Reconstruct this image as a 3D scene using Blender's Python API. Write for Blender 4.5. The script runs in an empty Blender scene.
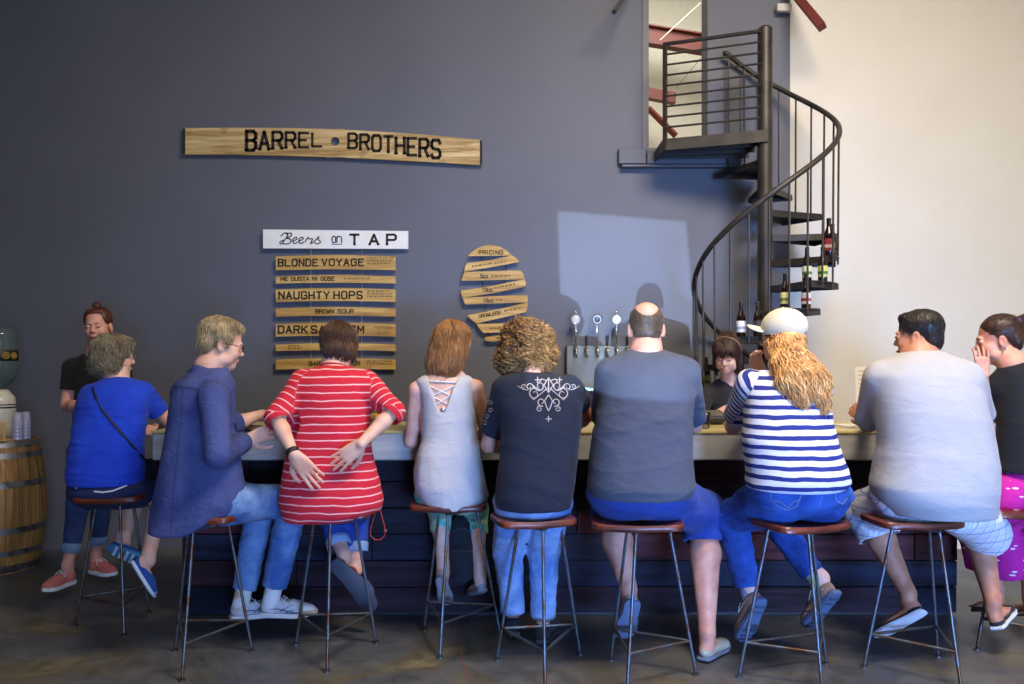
import bpy, math, random
import numpy as np
from mathutils import Vector, Matrix
from mathutils.bvhtree import BVHTree
random.seed(7)
SC = bpy.context.scene
COL = SC.collection
PI = math.pi
# ------------------------------------------------------------------ camera model
F, HC, HY = 800.0, 1.45, 365.0          # focal length in pixels, eye height, horizon row
def W(px, py, Y):                        # the point at distance Y seen in the picture at (px, py)
    return np.array([(px-512.0)/F*Y, Y, HC+(HY-py)/F*Y])
def zfloor(py): return F*HC/(py-HY)      # distance of a floor point seen on row py
V = lambda *a: np.array(a, float)
def nrm(v):
    v = np.asarray(v, float); return v/(np.linalg.norm(v)+1e-12)
# ------------------------------------------------------------------ materials
def lin(c):
    if isinstance(c, str):
        c = [int(c[i:i+2], 16)/255 for i in (0, 2, 4)]
    return tuple(x/12.92 if x <= .04045 else ((x+.055)/1.055)**2.4 for x in c)
class NT:
    def __init__(s, name):
        s.m = bpy.data.materials.new(name); s.m.use_nodes = True
        s.t = s.m.node_tree; s.b = s.t.nodes['Principled BSDF']
    def n(s, k, **kw):
        x = s.t.nodes.new(k)
        for a, v in kw.items():
            if a.startswith('i_'):
                x.inputs[a[2:].replace('_', ' ')].default_value = v
            else: setattr(x, a, v)
        return x
    def l(s, a, b): s.t.links.new(a, b)
    def coord(s, scale=(1, 1, 1), rot=(0, 0, 0), kind='Object'):
        tc = s.n('ShaderNodeTexCoord'); mp = s.n('ShaderNodeMapping')
        mp.inputs['Scale'].default_value = scale; mp.inputs['Rotation'].default_value = rot
        s.l(tc.outputs[kind], mp.inputs[0]); return mp.outputs[0]
    def noise(s, vec, sc, det=4, rough=.55, dist=0):
        x = s.n('ShaderNodeTexNoise'); x.inputs['Scale'].default_value = sc; x.inputs['Detail'].default_value = det
        x.inputs['Roughness'].default_value = rough; x.inputs['Distortion'].default_value = dist
        s.l(vec, x.inputs['Vector']); return x.outputs['Fac']
    def ramp(s, fac, stops, interp='LINEAR'):
        r = s.n('ShaderNodeValToRGB'); r.color_ramp.interpolation = interp
        el = r.color_ramp.elements
        while len(el) > 1: el.remove(el[-1])
        el[0].position, el[0].color = stops[0][0], (*lin(stops[0][1]), 1)
        for p, c in stops[1:]:
            e = el.new(p); e.color = (*lin(c), 1)
        s.l(fac, r.inputs[0]); return r.outputs[0]
    def mix(s, f, a, b, mode='MIX'):
        x = s.n('ShaderNodeMix', data_type='RGBA', blend_type=mode)
        for sock, v in ((x.inputs[0], f), (x.inputs[6], a), (x.inputs[7], b)):
            if isinstance(v, bpy.types.NodeSocket): s.l(v, sock)
            elif isinstance(v, (int, float)): sock.default_value = v
            else: sock.default_value = (*lin(v), 1)
        return x.outputs[2]
    def math(s, op, a, b=0.0, c=None):
        x = s.n('ShaderNodeMath', operation=op)
        for i, v in enumerate((a, b, c)):
            if v is None: continue
            if isinstance(v, bpy.types.NodeSocket): s.l(v, x.inputs[i])
            else: x.inputs[i].default_value = v
        return x.outputs[0]
    def bump(s, h, strength=.3, dist=.01):
        b = s.n('ShaderNodeBump'); b.inputs['Strength'].default_value = strength; b.inputs['Distance'].default_value = dist
        s.l(h, b.inputs['Height']); s.l(b.outputs[0], s.b.inputs['Normal']); return b
    def col(s, c):
        if isinstance(c, bpy.types.NodeSocket): s.l(c, s.b.inputs['Base Color'])
        else: s.b.inputs['Base Color'].default_value = (*lin(c), 1)
    def set(s, rough=.6, metal=0., **kw):
        s.b.inputs['Roughness'].default_value = rough; s.b.inputs['Metallic'].default_value = metal
        for k, v in kw.items(): s.b.inputs[k.replace('_', ' ')].default_value = v
_mc = {}
def cached(f):
    def g(*a, **k):
        key = (f.__name__, a, tuple(sorted(k.items())))
        if key not in _mc: _mc[key] = f(*a, **k)
        return _mc[key]
    return g
@cached
def plain(c, rough=.6, metal=0., var=.12, sc=20., bump=0.):
    t = NT('plain_'+c); t.set(rough, metal)
    v = t.coord(); n = t.noise(v, sc)
    d = t.ramp(n, [(.25, '%02x%02x%02x' % (int(255*(1-var)),)*1 if False else 'd8d8d8'), (.75, 'ffffff')])
    t.col(t.mix(var*2.5 if var < .4 else 1., c, d, 'MULTIPLY'))
    if bump: t.bump(n, bump, .004)
    return t.m
@cached
def cloth(c, c2=None, rough=.9, weave=900., fold=.35):
    t = NT('cloth_'+c); t.set(rough); t.b.inputs['Sheen Weight'].default_value = .04
    v = t.coord(); n = t.noise(v, 9, 3); w = t.noise(v, weave, 1)
    base = t.mix(t.math('MULTIPLY', t.math('SUBTRACT', n, .35, None), 1.6), c, c2 or c)
    t.col(t.mix(.25, base, t.ramp(w, [(.3, 'b0b0b0'), (.7, 'ffffff')]), 'MULTIPLY'))
    f = t.noise(t.coord((1, 1, 2.)), 11, 2, .5, .8)
    t.bump(t.math('ADD', f, t.math('MULTIPLY', w, .08)), fold, .012)
    return t.m
@cached
def denim(c, c2, fold=.5):
    t = NT('denim_'+c); t.set(.92)
    v = t.coord(); n = t.noise(v, 6, 5, .6); w = t.noise(t.coord((900, 900, 160)), 1, 1)
    base = t.ramp(n, [(.36, c), (.62, c2)])
    t.col(t.mix(.4, base, t.ramp(w, [(.3, '9a9aa0'), (.7, 'ffffff')]), 'MULTIPLY'))
    f = t.noise(t.coord((1, 1, 1.7)), 20, 4, .6, .8); t.bump(f, fold, .015); return t.m
@cached
def stripes(base, line, period, width, wob=.004, both=None, bump=.3):
    t = NT('striped_'+base); t.set(.9); a = t.n('ShaderNodeAttribute', attribute_name='sc')
    v = t.coord(); n = t.noise(v, 7, 2)
    s = t.math('ADD', a.outputs['Fac'], t.math('MULTIPLY', t.math('SUBTRACT', n, .5), wob*4))
    fr = t.math('FRACT', t.math('DIVIDE', s, period))
    k = t.math('LESS_THAN', fr, width)
    c = t.mix(k, base, line)
    if both:      # finer stripes where the attribute 'fine' is set
        a2 = t.n('ShaderNodeAttribute', attribute_name='fine')
        fr2 = t.math('FRACT', t.math('DIVIDE', a.outputs['Fac'], both)); k2 = t.math('LESS_THAN', fr2, .42)
        c = t.mix(a2.outputs['Fac'], c, t.mix(k2, base, line))
    w = t.noise(v, 800, 1)
    t.col(t.mix(.2, c, t.ramp(w, [(.3, 'b8b8b8'), (.7, 'ffffff')]), 'MULTIPLY'))
    t.bump(t.noise(v, 26, 3, .6, .6), bump, .012); return t.m
@cached
def skin(c='d29c82', c2='c07f68'):
    t = NT('skin_'+c); t.set(.52); v = t.coord(); n = t.noise(v, 14, 4)
    t.col(t.ramp(n, [(.3, c2), (.62, c)]))
    t.b.inputs['Subsurface Weight'].default_value = .12; t.b.inputs['Subsurface Radius'].default_value = (.02, .008, .004)
    t.b.inputs['Subsurface Scale'].default_value = .3
    t.bump(t.noise(v, 260, 2), .08, .002); return t.m
@cached
def hairm(c, c2, c3=None, rough=.45, st=(160, 160, 14)):
    t = NT('hair_'+c); t.set(rough)
    n = t.noise(t.coord(st), 1, 3, .6, .3); n2 = t.noise(t.coord(), 16, 3)
    f = t.math('ADD', t.math('MULTIPLY', n, .6), t.math('MULTIPLY', n2, .4))
    st_ = [(.36, c), (.56, c2)] + ([(.68, c3)] if c3 else [])
    t.col(t.ramp(f, st_)); t.bump(n, .5, .004); return t.m
@cached
def wood(c, c2, c3, axis='x', sc=1., rough=.55, knots=True):
    t = NT('wood_'+c); t.set(rough)
    s = {'x': (1.2, 22, 22), 'y': (22, 1.2, 22), 'z': (22, 22, 1.2)}[axis]
    n = t.noise(t.coord(tuple(k*sc for k in s)), 1, 6, .62, .7)
    n2 = t.noise(t.coord((5*sc,)*3), 1, 3, .5)
    col = t.ramp(n, [(.32, c), (.5, c2), (.66, c3)])
    col = t.mix(t.math('MULTIPLY', t.math('GREATER_THAN', n2, .66), .35), col, c)
    t.col(col); t.bump(n, .35, .004); return t.m
@cached
def metal(c, rough=.35, rust=None):
    t = NT('metal_'+c); t.set(rough, .85); v = t.coord(); n = t.noise(v, 12, 4)
    if rust: 
        t.col(t.mix(t.ramp(n, [(.5, '000000'), (.62, 'ffffff')]), c, rust))
    else: t.col(t.mix(.3, c, t.ramp(n, [(.3, 'a0a0a0'), (.7, 'ffffff')]), 'MULTIPLY'))
    t.bump(t.noise(v, 120, 2), .1, .002); return t.m
@cached
def glass(c='ffffff', rough=.05):
    t = NT('glass_'+c); t.set(rough); t.b.inputs['Transmission Weight'].default_value = 1.; t.b.inputs['IOR'].default_value = 1.4
    t.col(c); return t.m
# ------------------------------------------------------------------ object linking
def tag(o, label=None, cat=None, group=None, kind=None):
    for k, v in (('label', label), ('category', cat), ('group', group), ('kind', kind)):
        if v: o[k] = v
    return o
def link_mesh(name, v, f, mat, parent=None, origin=None, attrs=None, smooth=True):
    """v (n,3) world points; f (m,4) or list of faces; origin = world point of the object (or of its top-level parent)."""
    v = np.asarray(v, float)
    if parent is not None and origin is None: origin = parent.get('_o')
    if origin is None:
        origin = np.array([(v[:, 0].min()+v[:, 0].max())/2, (v[:, 1].min()+v[:, 1].max())/2, v[:, 2].min()])
    org = np.array(list(origin), float)
    me = bpy.data.meshes.new(name)
    if isinstance(f, np.ndarray) and f.ndim == 2:
        me.vertices.add(len(v)); me.vertices.foreach_set('co', (v-org).astype(np.float32).ravel())
        k = f.shape[1]; me.loops.add(f.size); me.loops.foreach_set('vertex_index', f.astype(np.int32).ravel())
        me.polygons.add(len(f)); me.polygons.foreach_set('loop_start', np.arange(0, f.size, k, dtype=np.int32))
        me.polygons.foreach_set('loop_total', np.full(len(f), k, np.int32))
        me.update(calc_edges=True); me.validate()
    else:
        me.from_pydata([tuple(p) for p in (v-org)], [], [tuple(int(i) for i in q) for q in f]); me.update()
    if smooth: me.shade_smooth()
    if attrs:
        for an, av in attrs.items():
            a = me.attributes.new(an, 'FLOAT', 'POINT'); a.data.foreach_set('value', np.asarray(av, np.float32))
    me.materials.append(mat)
    o = bpy.data.objects.new(name, me); COL.objects.link(o)
    if parent is not None: o.parent = parent
    else: o.location = org
    if parent is None: o['_o'] = [float(x) for x in org]
    else: o['_o'] = [float(x) for x in org]
    return o
def empty(name, loc, label=None, cat=None, group=None):
    o = bpy.data.objects.new(name, None); COL.objects.link(o); o.location = tuple(loc); o['_o'] = [float(x) for x in loc]
    o.empty_display_size = .1
    return tag(o, label, cat, group)
# ------------------------------------------------------------------ polygon mesh collector
class MB:
    def __init__(s): s.v = []; s.f = []
    def add(s, vs, fs):
        n = len(s.v); s.v += [tuple(map(float, p)) for p in vs]; s.f += [tuple(i+n for i in q) for q in fs]; return s
    def box(s, lo, hi, bev=.0, M=None, o=None):
        (x0, y0, z0), (x1, y1, z1) = lo, hi
        b = min(bev, (x1-x0)/2.01, (y1-y0)/2.01, (z1-z0)/2.01)
        if b <= 0:
            vs = [(x, y, z) for x in (x0, x1) for y in (y0, y1) for z in (z0, z1)]
            fs = [(0, 1, 3, 2), (4, 6, 7, 5), (0, 4, 5, 1), (2, 3, 7, 6), (0, 2, 6, 4), (1, 5, 7, 3)]
        else:
            vs = []; idx = {}
            X, Y, Z = (x0, x1), (y0, y1), (z0, z1)
            for i in (0, 1):
                for j in (0, 1):
                    for k in (0, 1):
                        sx, sy, sz = 1-2*i, 1-2*j, 1-2*k
                        p = (X[i], Y[j], Z[k])
                        idx[i, j, k, 0] = len(vs); vs.append((p[0], p[1]+sy*b, p[2]+sz*b))
                        idx[i, j, k, 1] = len(vs); vs.append((p[0]+sx*b, p[1], p[2]+sz*b))
                        idx[i, j, k, 2] = len(vs); vs.append((p[0]+sx*b, p[1]+sy*b, p[2]))
            fs = []
            q = [(0, 0), (1, 0), (1, 1), (0, 1)]
            for i in (0, 1): fs.append([idx[i, a, c, 0] for a, c in (q if i else q[::-1])])
            for j in (0, 1): fs.append([idx[a, j, c, 1] for a, c in (q[::-1] if j else q)])
            for k in (0, 1): fs.append([idx[a, c, k, 2] for a, c in (q if k else q[::-1])])
            for j in (0, 1):
                for k in (0, 1): fs.append([idx[0, j, k, 1], idx[1, j, k, 1], idx[1, j, k, 2], idx[0, j, k, 2]])
            for i in (0, 1):
                for k in (0, 1): fs.append([idx[i, 0, k, 0], idx[i, 1, k, 0], idx[i, 1, k, 2], idx[i, 0, k, 2]])
            for i in (0, 1):
                for j in (0, 1): fs.append([idx[i, j, 0, 0], idx[i, j, 1, 0], idx[i, j, 1, 1], idx[i, j, 0, 1]])
            for i in (0, 1):
                for j in (0, 1):
                    for k in (0, 1): fs.append([idx[i, j, k, 0], idx[i, j, k, 1], idx[i, j, k, 2]])
        if M is not None: vs = [tuple(M @ Vector(p)) for p in vs]
        if o is not None: vs = [tuple(np.add(p, o)) for p in vs]
        return s.add(vs, fs)
    def tube(s, pts, r, n=8, closed=False, cap=True, flat=1., up=None):
        pts = [np.asarray(p, float) for p in pts]; m = len(pts)
        rs = [r]*m if np.isscalar(r) else list(r)
        base = len(s.v); prev = None
        for i, p in enumerate(pts):
            if closed: t = nrm(pts[(i+1) % m]-pts[i-1])
            else: t = nrm(pts[min(i+1, m-1)]-pts[max(i-1, 0)])
            if prev is None:
                a = np.asarray(up, float) if up is not None else (V(0, 0, 1) if abs(t[2]) < .9 else V(1, 0, 0))
            else: a = prev
            u = nrm(a-t*np.dot(a, t)); w = np.cross(t, u); prev = u
            for k in range(n):
                th = 2*PI*k/n; s.v.append(tuple(p+rs[i]*(math.cos(th)*u*flat+math.sin(th)*w)))
        mm = m if closed else m-1
        for i in range(mm):
            for k in range(n):
                a, b = base+i*n, base+((i+1) % m)*n
                s.f.append((a+k, a+(k+1) % n, b+(k+1) % n, b+k))
        if cap and not closed:
            s.f.append(tuple(base+k for k in range(n))[::-1]); s.f.append(tuple(base+(m-1)*n+k for k in range(n)))
        return s
    def lathe(s, prof, c=(0, 0, 0), n=32, M=None, a0=0., a1=2*PI):
        full = abs(a1-a0-2*PI) < 1e-6; k = n if full else n+1; base = len(s.v)
        for (r, z) in prof:
            for i in range(k):
                th = a0+(a1-a0)*i/n; p = Vector((r*math.cos(th), r*math.sin(th), z))
                if M is not None: p = M @ p
                s.v.append((p.x+c[0], p.y+c[1], p.z+c[2]))
        for j in range(len(prof)-1):
            for i in range(n):
                a = base+j*k; b = a+k; i2 = (i+1) % k
                s.f.append((a+i, a+i2, b+i2, b+i))
        if full:
            if prof[0][0] > 1e-5: s.f.append(tuple(base+i for i in range(k))[::-1])
            if prof[-1][0] > 1e-5: s.f.append(tuple(base+(len(prof)-1)*k+i for i in range(k)))
        return s
    def prism(s, poly, a, b):      # poly: points (3-vectors) of the front; extruded by vector b-a style offset
        n = len(poly); base = len(s.v); off = np.asarray(b, float)-np.asarray(a, float)
        s.v += [tuple(map(float, p)) for p in poly]+[tuple(np.asarray(p, float)+off) for p in poly]
        s.f.append(tuple(base+i for i in range(n))); s.f.append(tuple(base+n+i for i in range(n))[::-1])
        for i in range(n):
            j = (i+1) % n; s.f.append((base+i, base+n+i, base+n+j, base+j))
        return s
    def build(s, name, mat, parent=None, origin=None, smooth=False, auto=None):
        o = link_mesh(name, np.array(s.v), s.f, mat, parent, origin, smooth=smooth)
        import bmesh
        bm = bmesh.new(); bm.from_mesh(o.data); bmesh.ops.recalc_face_normals(bm, faces=bm.faces)
        if auto:
            for e in bm.edges:
                e.smooth = not (len(e.link_faces) == 2 and e.calc_face_angle(0) > auto)
            for f in bm.faces: f.smooth = True
        bm.to_mesh(o.data); bm.free()
        return o
# ------------------------------------------------------------------ implicit surfaces (smooth bodies and clothes)
class Vol:
    def __init__(s, vox=.005): s.p = []; s.vox = vox
    def _a(s, fn, lo, hi, k, op='u', tagc=None):
        s.p.append((op, fn, np.asarray(lo, float), np.asarray(hi, float), k, tagc)); return s
    def cone(s, a, b, r1, r2, k=.02, op='u', tagc=None, flat=None):
        a = np.asarray(a, float); b = np.asarray(b, float); ab = b-a; L2 = max(ab@ab, 1e-12)
        if flat is not None: fd, fs = nrm(flat[0]), flat[1]
        def fn(P):
            q = P-a; t = np.clip((q@ab)/L2, 0, 1); d = q-t[..., None]*ab
            if flat is not None:
                e = d@fd; d = d+(e*(1/fs-1))[..., None]*fd
            l = np.sqrt((d*d).sum(-1)); sc = 1 if flat is None else .9
            return (l-(r1+(r2-r1)*t))*sc
        R = max(r1, r2)
        return s._a(fn, np.minimum(a, b)-R, np.maximum(a, b)+R, k, op, tagc)
    def chain(s, pts, rs, k=.02, op='u', tagc=None, flat=None):
        for i in range(len(pts)-1): s.cone(pts[i], pts[i+1], rs[i], rs[i+1], k, op, tagc, flat)
        return s
    def ell(s, c, r, R=None, k=.02, op='u', tagc=None):
        c = np.asarray(c, float); r = np.asarray(r, float); R = np.eye(3) if R is None else np.asarray(R, float)
        def fn(P):
            q = (P-c)@R; k0 = np.sqrt(((q/r)**2).sum(-1)); k1 = np.sqrt(((q/r**2)**2).sum(-1))+1e-9
            return k0*(k0-1)/k1
        e = np.abs(R)@r
        return s._a(fn, c-e, c+e, k, op, tagc)
    def col(s, rows, k=.02, n=2.2, op='u', tagc=None, cap=.012):
        """rows: (z, cx, cy, a, b) stack of superellipse sections"""
        rows = np.array(sorted(rows), float); z = rows[:, 0]
        zz = np.linspace(z[0], z[-1], 160)
        rr = np.stack([np.interp(zz, z, rows[:, i]) for i in range(1, 5)], 1)
        ker = np.hanning(15); ker /= ker.sum()
        pad = np.concatenate([np.repeat(rr[:1], 7, 0), rr, np.repeat(rr[-1:], 7, 0)])
        rr = np.stack([np.convolve(pad[:, i], ker, 'valid') for i in range(4)], 1)
        def fn(P):
            Z = P[..., 2]; cx, cy, a, b = [np.interp(Z, zz, rr[:, i]) for i in range(4)]
            d = (np.abs((P[..., 0]-cx)/a)**n+np.abs((P[..., 1]-cy)/b)**n)**(1/n)-1
            d = d*np.minimum(a, b)*.9
            c = np.maximum(Z-z[-1], z[0]-Z)
            h = np.clip(.5+.5*(d-c)/cap, 0, 1)
            return c+(d-c)*h+cap*h*(1-h)
        lo = [(rr[:, 0]-rr[:, 2]).min(), (rr[:, 1]-rr[:, 3]).min(), z[0]]; hi = [(rr[:, 0]+rr[:, 2]).max(), (rr[:, 1]+rr[:, 3]).max(), z[-1]]
        return s._a(fn, lo, hi, k, op, tagc)
    def cut(s, c, d, R=.2, k=.004):        # remove everything beyond the plane through c with normal d (within R)
        c = np.asarray(c, float); d = nrm(d)
        def fn(P):
            q = P-c; return np.maximum(-(q@d), np.sqrt((q*q).sum(-1))-R)
        return s._a(fn, c-R, c+R, k, 's')
    def mesh(s, smooth=1):
        vx = s.vox
        U = [p for p in s.p if p[0] == 'u']
        lo = np.min([p[2] for p in U], 0)-3*vx-.01; hi = np.max([p[3] for p in U], 0)+3*vx+.01
        n = np.ceil((hi-lo)/vx).astype(int)+1
        G = np.full(n, .2, np.float32)
        for op, fn, a, b, k, tg in s.p:
            m = k+2.5*vx
            i0 = np.clip(np.floor((a-m-lo)/vx).astype(int), 0, n-1); i1 = np.clip(np.ceil((b+m-lo)/vx).astype(int)+1, 1, n)
            if (i1 <= i0).any(): continue
            ax = [(lo[j]+vx*np.arange(i0[j], i1[j])).astype(np.float32) for j in range(3)]
            P = np.stack(np.meshgrid(*ax, indexing='ij'), -1)
            d = fn(P).astype(np.float32)
            sl = tuple(slice(i0[j], i1[j]) for j in range(3)); g = G[sl]
            if op == 'u':
                h = np.clip(.5+.5*(g-d)/k, 0, 1); G[sl] = g+(d-g)*h-k*h*(1-h)
            else:
                h = np.clip(.5-.5*(g+d)/k, 0, 1); G[sl] = g+(-d-g)*h+k*h*(1-h)
        return surfnet(G, lo, vx, smooth)
def surfnet(G, lo, vx, smooth=1):
    I = G < 0
    c = np.zeros(tuple(np.array(G.shape)-1), np.uint8)
    for dx in (0, 1):
        for dy in (0, 1):
            for dz in (0, 1):
                c += I[dx:I.shape[0]-1+dx, dy:I.shape[1]-1+dy, dz:I.shape[2]-1+dz]
    cell = np.argwhere((c > 0) & (c < 8)); N = len(cell)
    idx = np.full(c.shape, -1, np.int32); idx[tuple(cell.T)] = np.arange(N)
    acc = np.zeros((N, 3)); cnt = np.zeros(N)
    cs = [(0, 0, 0), (1, 0, 0), (0, 1, 0), (1, 1, 0), (0, 0, 1), (1, 0, 1), (0, 1, 1), (1, 1, 1)]
    ed = [(a, b) for a in range(8) for b in range(a+1, 8) if sum(abs(cs[a][i]-cs[b][i]) for i in range(3)) == 1]
    vals = [G[cell[:, 0]+o[0], cell[:, 1]+o[1], cell[:, 2]+o[2]] for o in cs]
    for a, b in ed:
        va, vb = vals[a], vals[b]; m = (va < 0) != (vb < 0)
        t = (va[m]/(va[m]-vb[m]))[:, None]
        acc[m] += np.array(cs[a])+t*(np.array(cs[b])-np.array(cs[a])); cnt[m] += 1
    v = lo+vx*(cell+acc/cnt[:, None])
    fs = []
    for ax in range(3):
        s0 = [slice(None)]*3; s1 = [slice(None)]*3; s0[ax] = slice(0, -1); s1[ax] = slice(1, None)
        e = I[tuple(s0)] != I[tuple(s1)]; q = np.argwhere(e)
        o1, o2 = [i for i in range(3) if i != ax]
        q = q[(q[:, o1] > 0) & (q[:, o2] > 0) & (q[:, o1] < c.shape[o1]) & (q[:, o2] < c.shape[o2]) & (q[:, ax] < c.shape[ax])]
        ins = I[tuple(q.T)]
        def g(a, b):
            r = q.copy(); r[:, o1] -= a; r[:, o2] -= b; return idx[tuple(r.T)]
        f = np.stack([g(1, 1), g(0, 1), g(0, 0), g(1, 0)], 1)
        flip = ins if ax != 1 else ~ins
        f[~flip] = f[~flip][:, ::-1]; fs.append(f)
    f = np.concatenate(fs); f = f[(f >= 0).all(1)]
    for _ in range(smooth): v = lap(v, f, .5)
    return v, f
def lap(v, f, w):
    s = np.zeros_like(v); n = np.zeros(len(v))
    for k in range(4):
        a, b = f[:, k], f[:, (k+1) % 4]
        for j in range(3):
            s[:, j] += np.bincount(a, v[b, j], len(v))+np.bincount(b, v[a, j], len(v))
        n += np.bincount(a, minlength=len(v))+np.bincount(b, minlength=len(v))
    return v*(1-w)+w*s/np.maximum(n, 1)[:, None]
def normals(v, f):
    fn = np.cross(v[f[:, 2]]-v[f[:, 0]], v[f[:, 3]]-v[f[:, 1]])
    n = np.zeros_like(v)
    for k in range(4):
        for j in range(3): n[:, j] += np.bincount(f[:, k], fn[:, j], len(v))
    return n/(np.linalg.norm(n, axis=1)[:, None]+1e-12)
def waves(P, freq, seed, stretch=(1, 1, 1), ridged=True, n=5):
    r = np.random.RandomState(seed); Q = P*np.array(stretch)*freq; out = 0
    for i in range(n):
        d = r.normal(size=3); d /= np.linalg.norm(d); e = r.normal(size=3)
        ph = Q@d*(1+.35*i)+r.rand()*6+1.3*np.sin(Q@e*.6+r.rand()*6)
        s = np.sin(ph); out = out+((1-np.abs(s))**1.5*2-1 if ridged else s)/(1+.3*i)
    return out/n
def fold(v, f, amp=.004, freq=22, seed=1, stretch=(.6, .6, 1.5), mask=None):
    nn = normals(v, f); a = amp*waves(v, freq, seed, stretch)
    if mask is not None: a = a*mask(v)
    return v+nn*a[:, None]
# ------------------------------------------------------------------ people
def frame(yaw, pitch=0., roll=0.):
    """columns right, forward, up; yaw 0 looks along +Y (away), + turns right; pitch + looks down; roll + leans right"""
    y, p, r = map(math.radians, (yaw, pitch, roll))
    R = Matrix.Rotation(-y, 3, 'Z') @ Matrix.Rotation(-p, 3, 'X') @ Matrix.Rotation(r, 3, 'Y')
    return np.array(R)
class Head:
    def __init__(s, c, yaw, pitch=0, roll=0, sc=1.0): s.c = np.asarray(c, float); s.R = frame(yaw, pitch, roll); s.s = sc
    def P(s, x, y, z): return s.c+s.s*(s.R@V(x, y, z))
    def e(s, vol, c, r, k=.012, op='u'): vol.ell(s.P(*c), np.array(r)*s.s, s.R, k, op)
    def add(s, vol, female=False, ears=True):
        e = s.e
        e(vol, (0, -.012, .038), (.074, .094, .084)); e(vol, (0, .028, -.03), (.06, .062, .083), .02)
        e(vol, (0, .058, -.094 if not female else -.09), (.03 if not female else .025, .03, .022), .025)
        for q in (-1, 1):
            e(vol, (q*.036, .055, -.03), (.026, .03, .028), .02)               # cheek
            e(vol, (q*.052, .02, -.07), (.018, .035, .02), .03)                # jaw
        e(vol, (0, .083, .024), (.046, .012, .010), .015)                        # brow
        for q in (-1, 1):
            e(vol, (q*.031, .096, .006), (.019, .014, .011), .012, 's')        # socket
            e(vol, (q*.031, .079, .006), (.016, .013, .010), .003)             # lid
        vol.cone(s.P(0, .086, .012), s.P(0, .1035, -.024), .0075*s.s, .0105*s.s, .01)
        for q in (-1, 1): vol.ell(s.P(q*.011, .095, -.029), np.array((.0075, .009, .0065))*s.s, s.R, .006)
        e(vol, (0, .087, -.058), (.024, .011, .0065), .006); e(vol, (0, .085, -.068), (.020, .011, .007), .005)
        if ears:
            for q in (-1, 1):
                e(vol, (q*.079, -.008, -.008), (.010, .020, .032), .008); e(vol, (q*.088, -.004, -.004), (.006, .011, .018), .006, 's')
    def face(s, par, brow='5a3d28', lip='b0584e', iris='3c3226', down=False):
        for q in (-1, 1):
            m = MB(); sp = []
            for i in range(7):
                th = -PI/2+PI*i/6; sp.append((.0106*math.cos(th)+1e-5, .0106*math.sin(th)))
            M = Matrix(s.R.tolist()).to_4x4()
            m.lathe([(a*s.s, b*s.s) for a, b in sp], s.P(q*.031, .0800, .005 if down else .0065), 14, M)
            m.build('eye', plain('e8e2da' if not down else 'c08a74', .4), par, smooth=True)
            b = MB(); b.tube([s.P(q*.013, .0925, .0215), s.P(q*.028, .0905, .0265), s.P(q*.044, .079, .0225)], [.0018*s.s, .0026*s.s, .001*s.s], 6)
            b.build('eyebrow', plain(brow, .9), par, smooth=True)
            if not down:
                c = MB(); c.tube([s.P(q*.031, .090, .0065), s.P(q*.031, .0955, .0055)], .0052*s.s, 10); c.build('iris', plain(iris, .2), par)
            else:
                c = MB(); c.tube([s.P(q*.016, .093, .001), s.P(q*.031, .0965, -.0035), s.P(q*.046, .087, .001)], .0016*s.s, 6); c.build('eyelash', plain('20140f', .9), par)
        l = MB(); l.tube([s.P(-.021, .088, -.063), s.P(-.01, .0985, -.061), s.P(0, .1, -.0625), s.P(.01, .0985, -.061), s.P(.021, .088, -.063)], [.0015, .0034, .0040, .0034, .0015], 8)
        l.build('lips', plain(lip, .5), par, smooth=True)
    def glasses(s, par, c='3a2a22', r=.0012, lens=True):
        m = MB()
        for q in (-1, 1):
            pts = [s.P(q*(.032+.021*math.cos(a)), .104-.008*abs(math.cos(a)), .004+.016*math.sin(a)) for a in np.linspace(0, 2*PI, 20, endpoint=False)]
            m.tube(pts, r, 6, closed=True)
            m.tube([s.P(q*.053, .098, .008), s.P(q*.079, .05, .01), s.P(q*.083, 0, .008), s.P(q*.082, -.02, -.006)], r, 6)
        m.tube([s.P(-.011, .105, .008), s.P(0, .11, .01), s.P(.011, .105, .008)], r, 6)
        return m.build('glasses', metal(c, .4), par, smooth=True)
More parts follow.
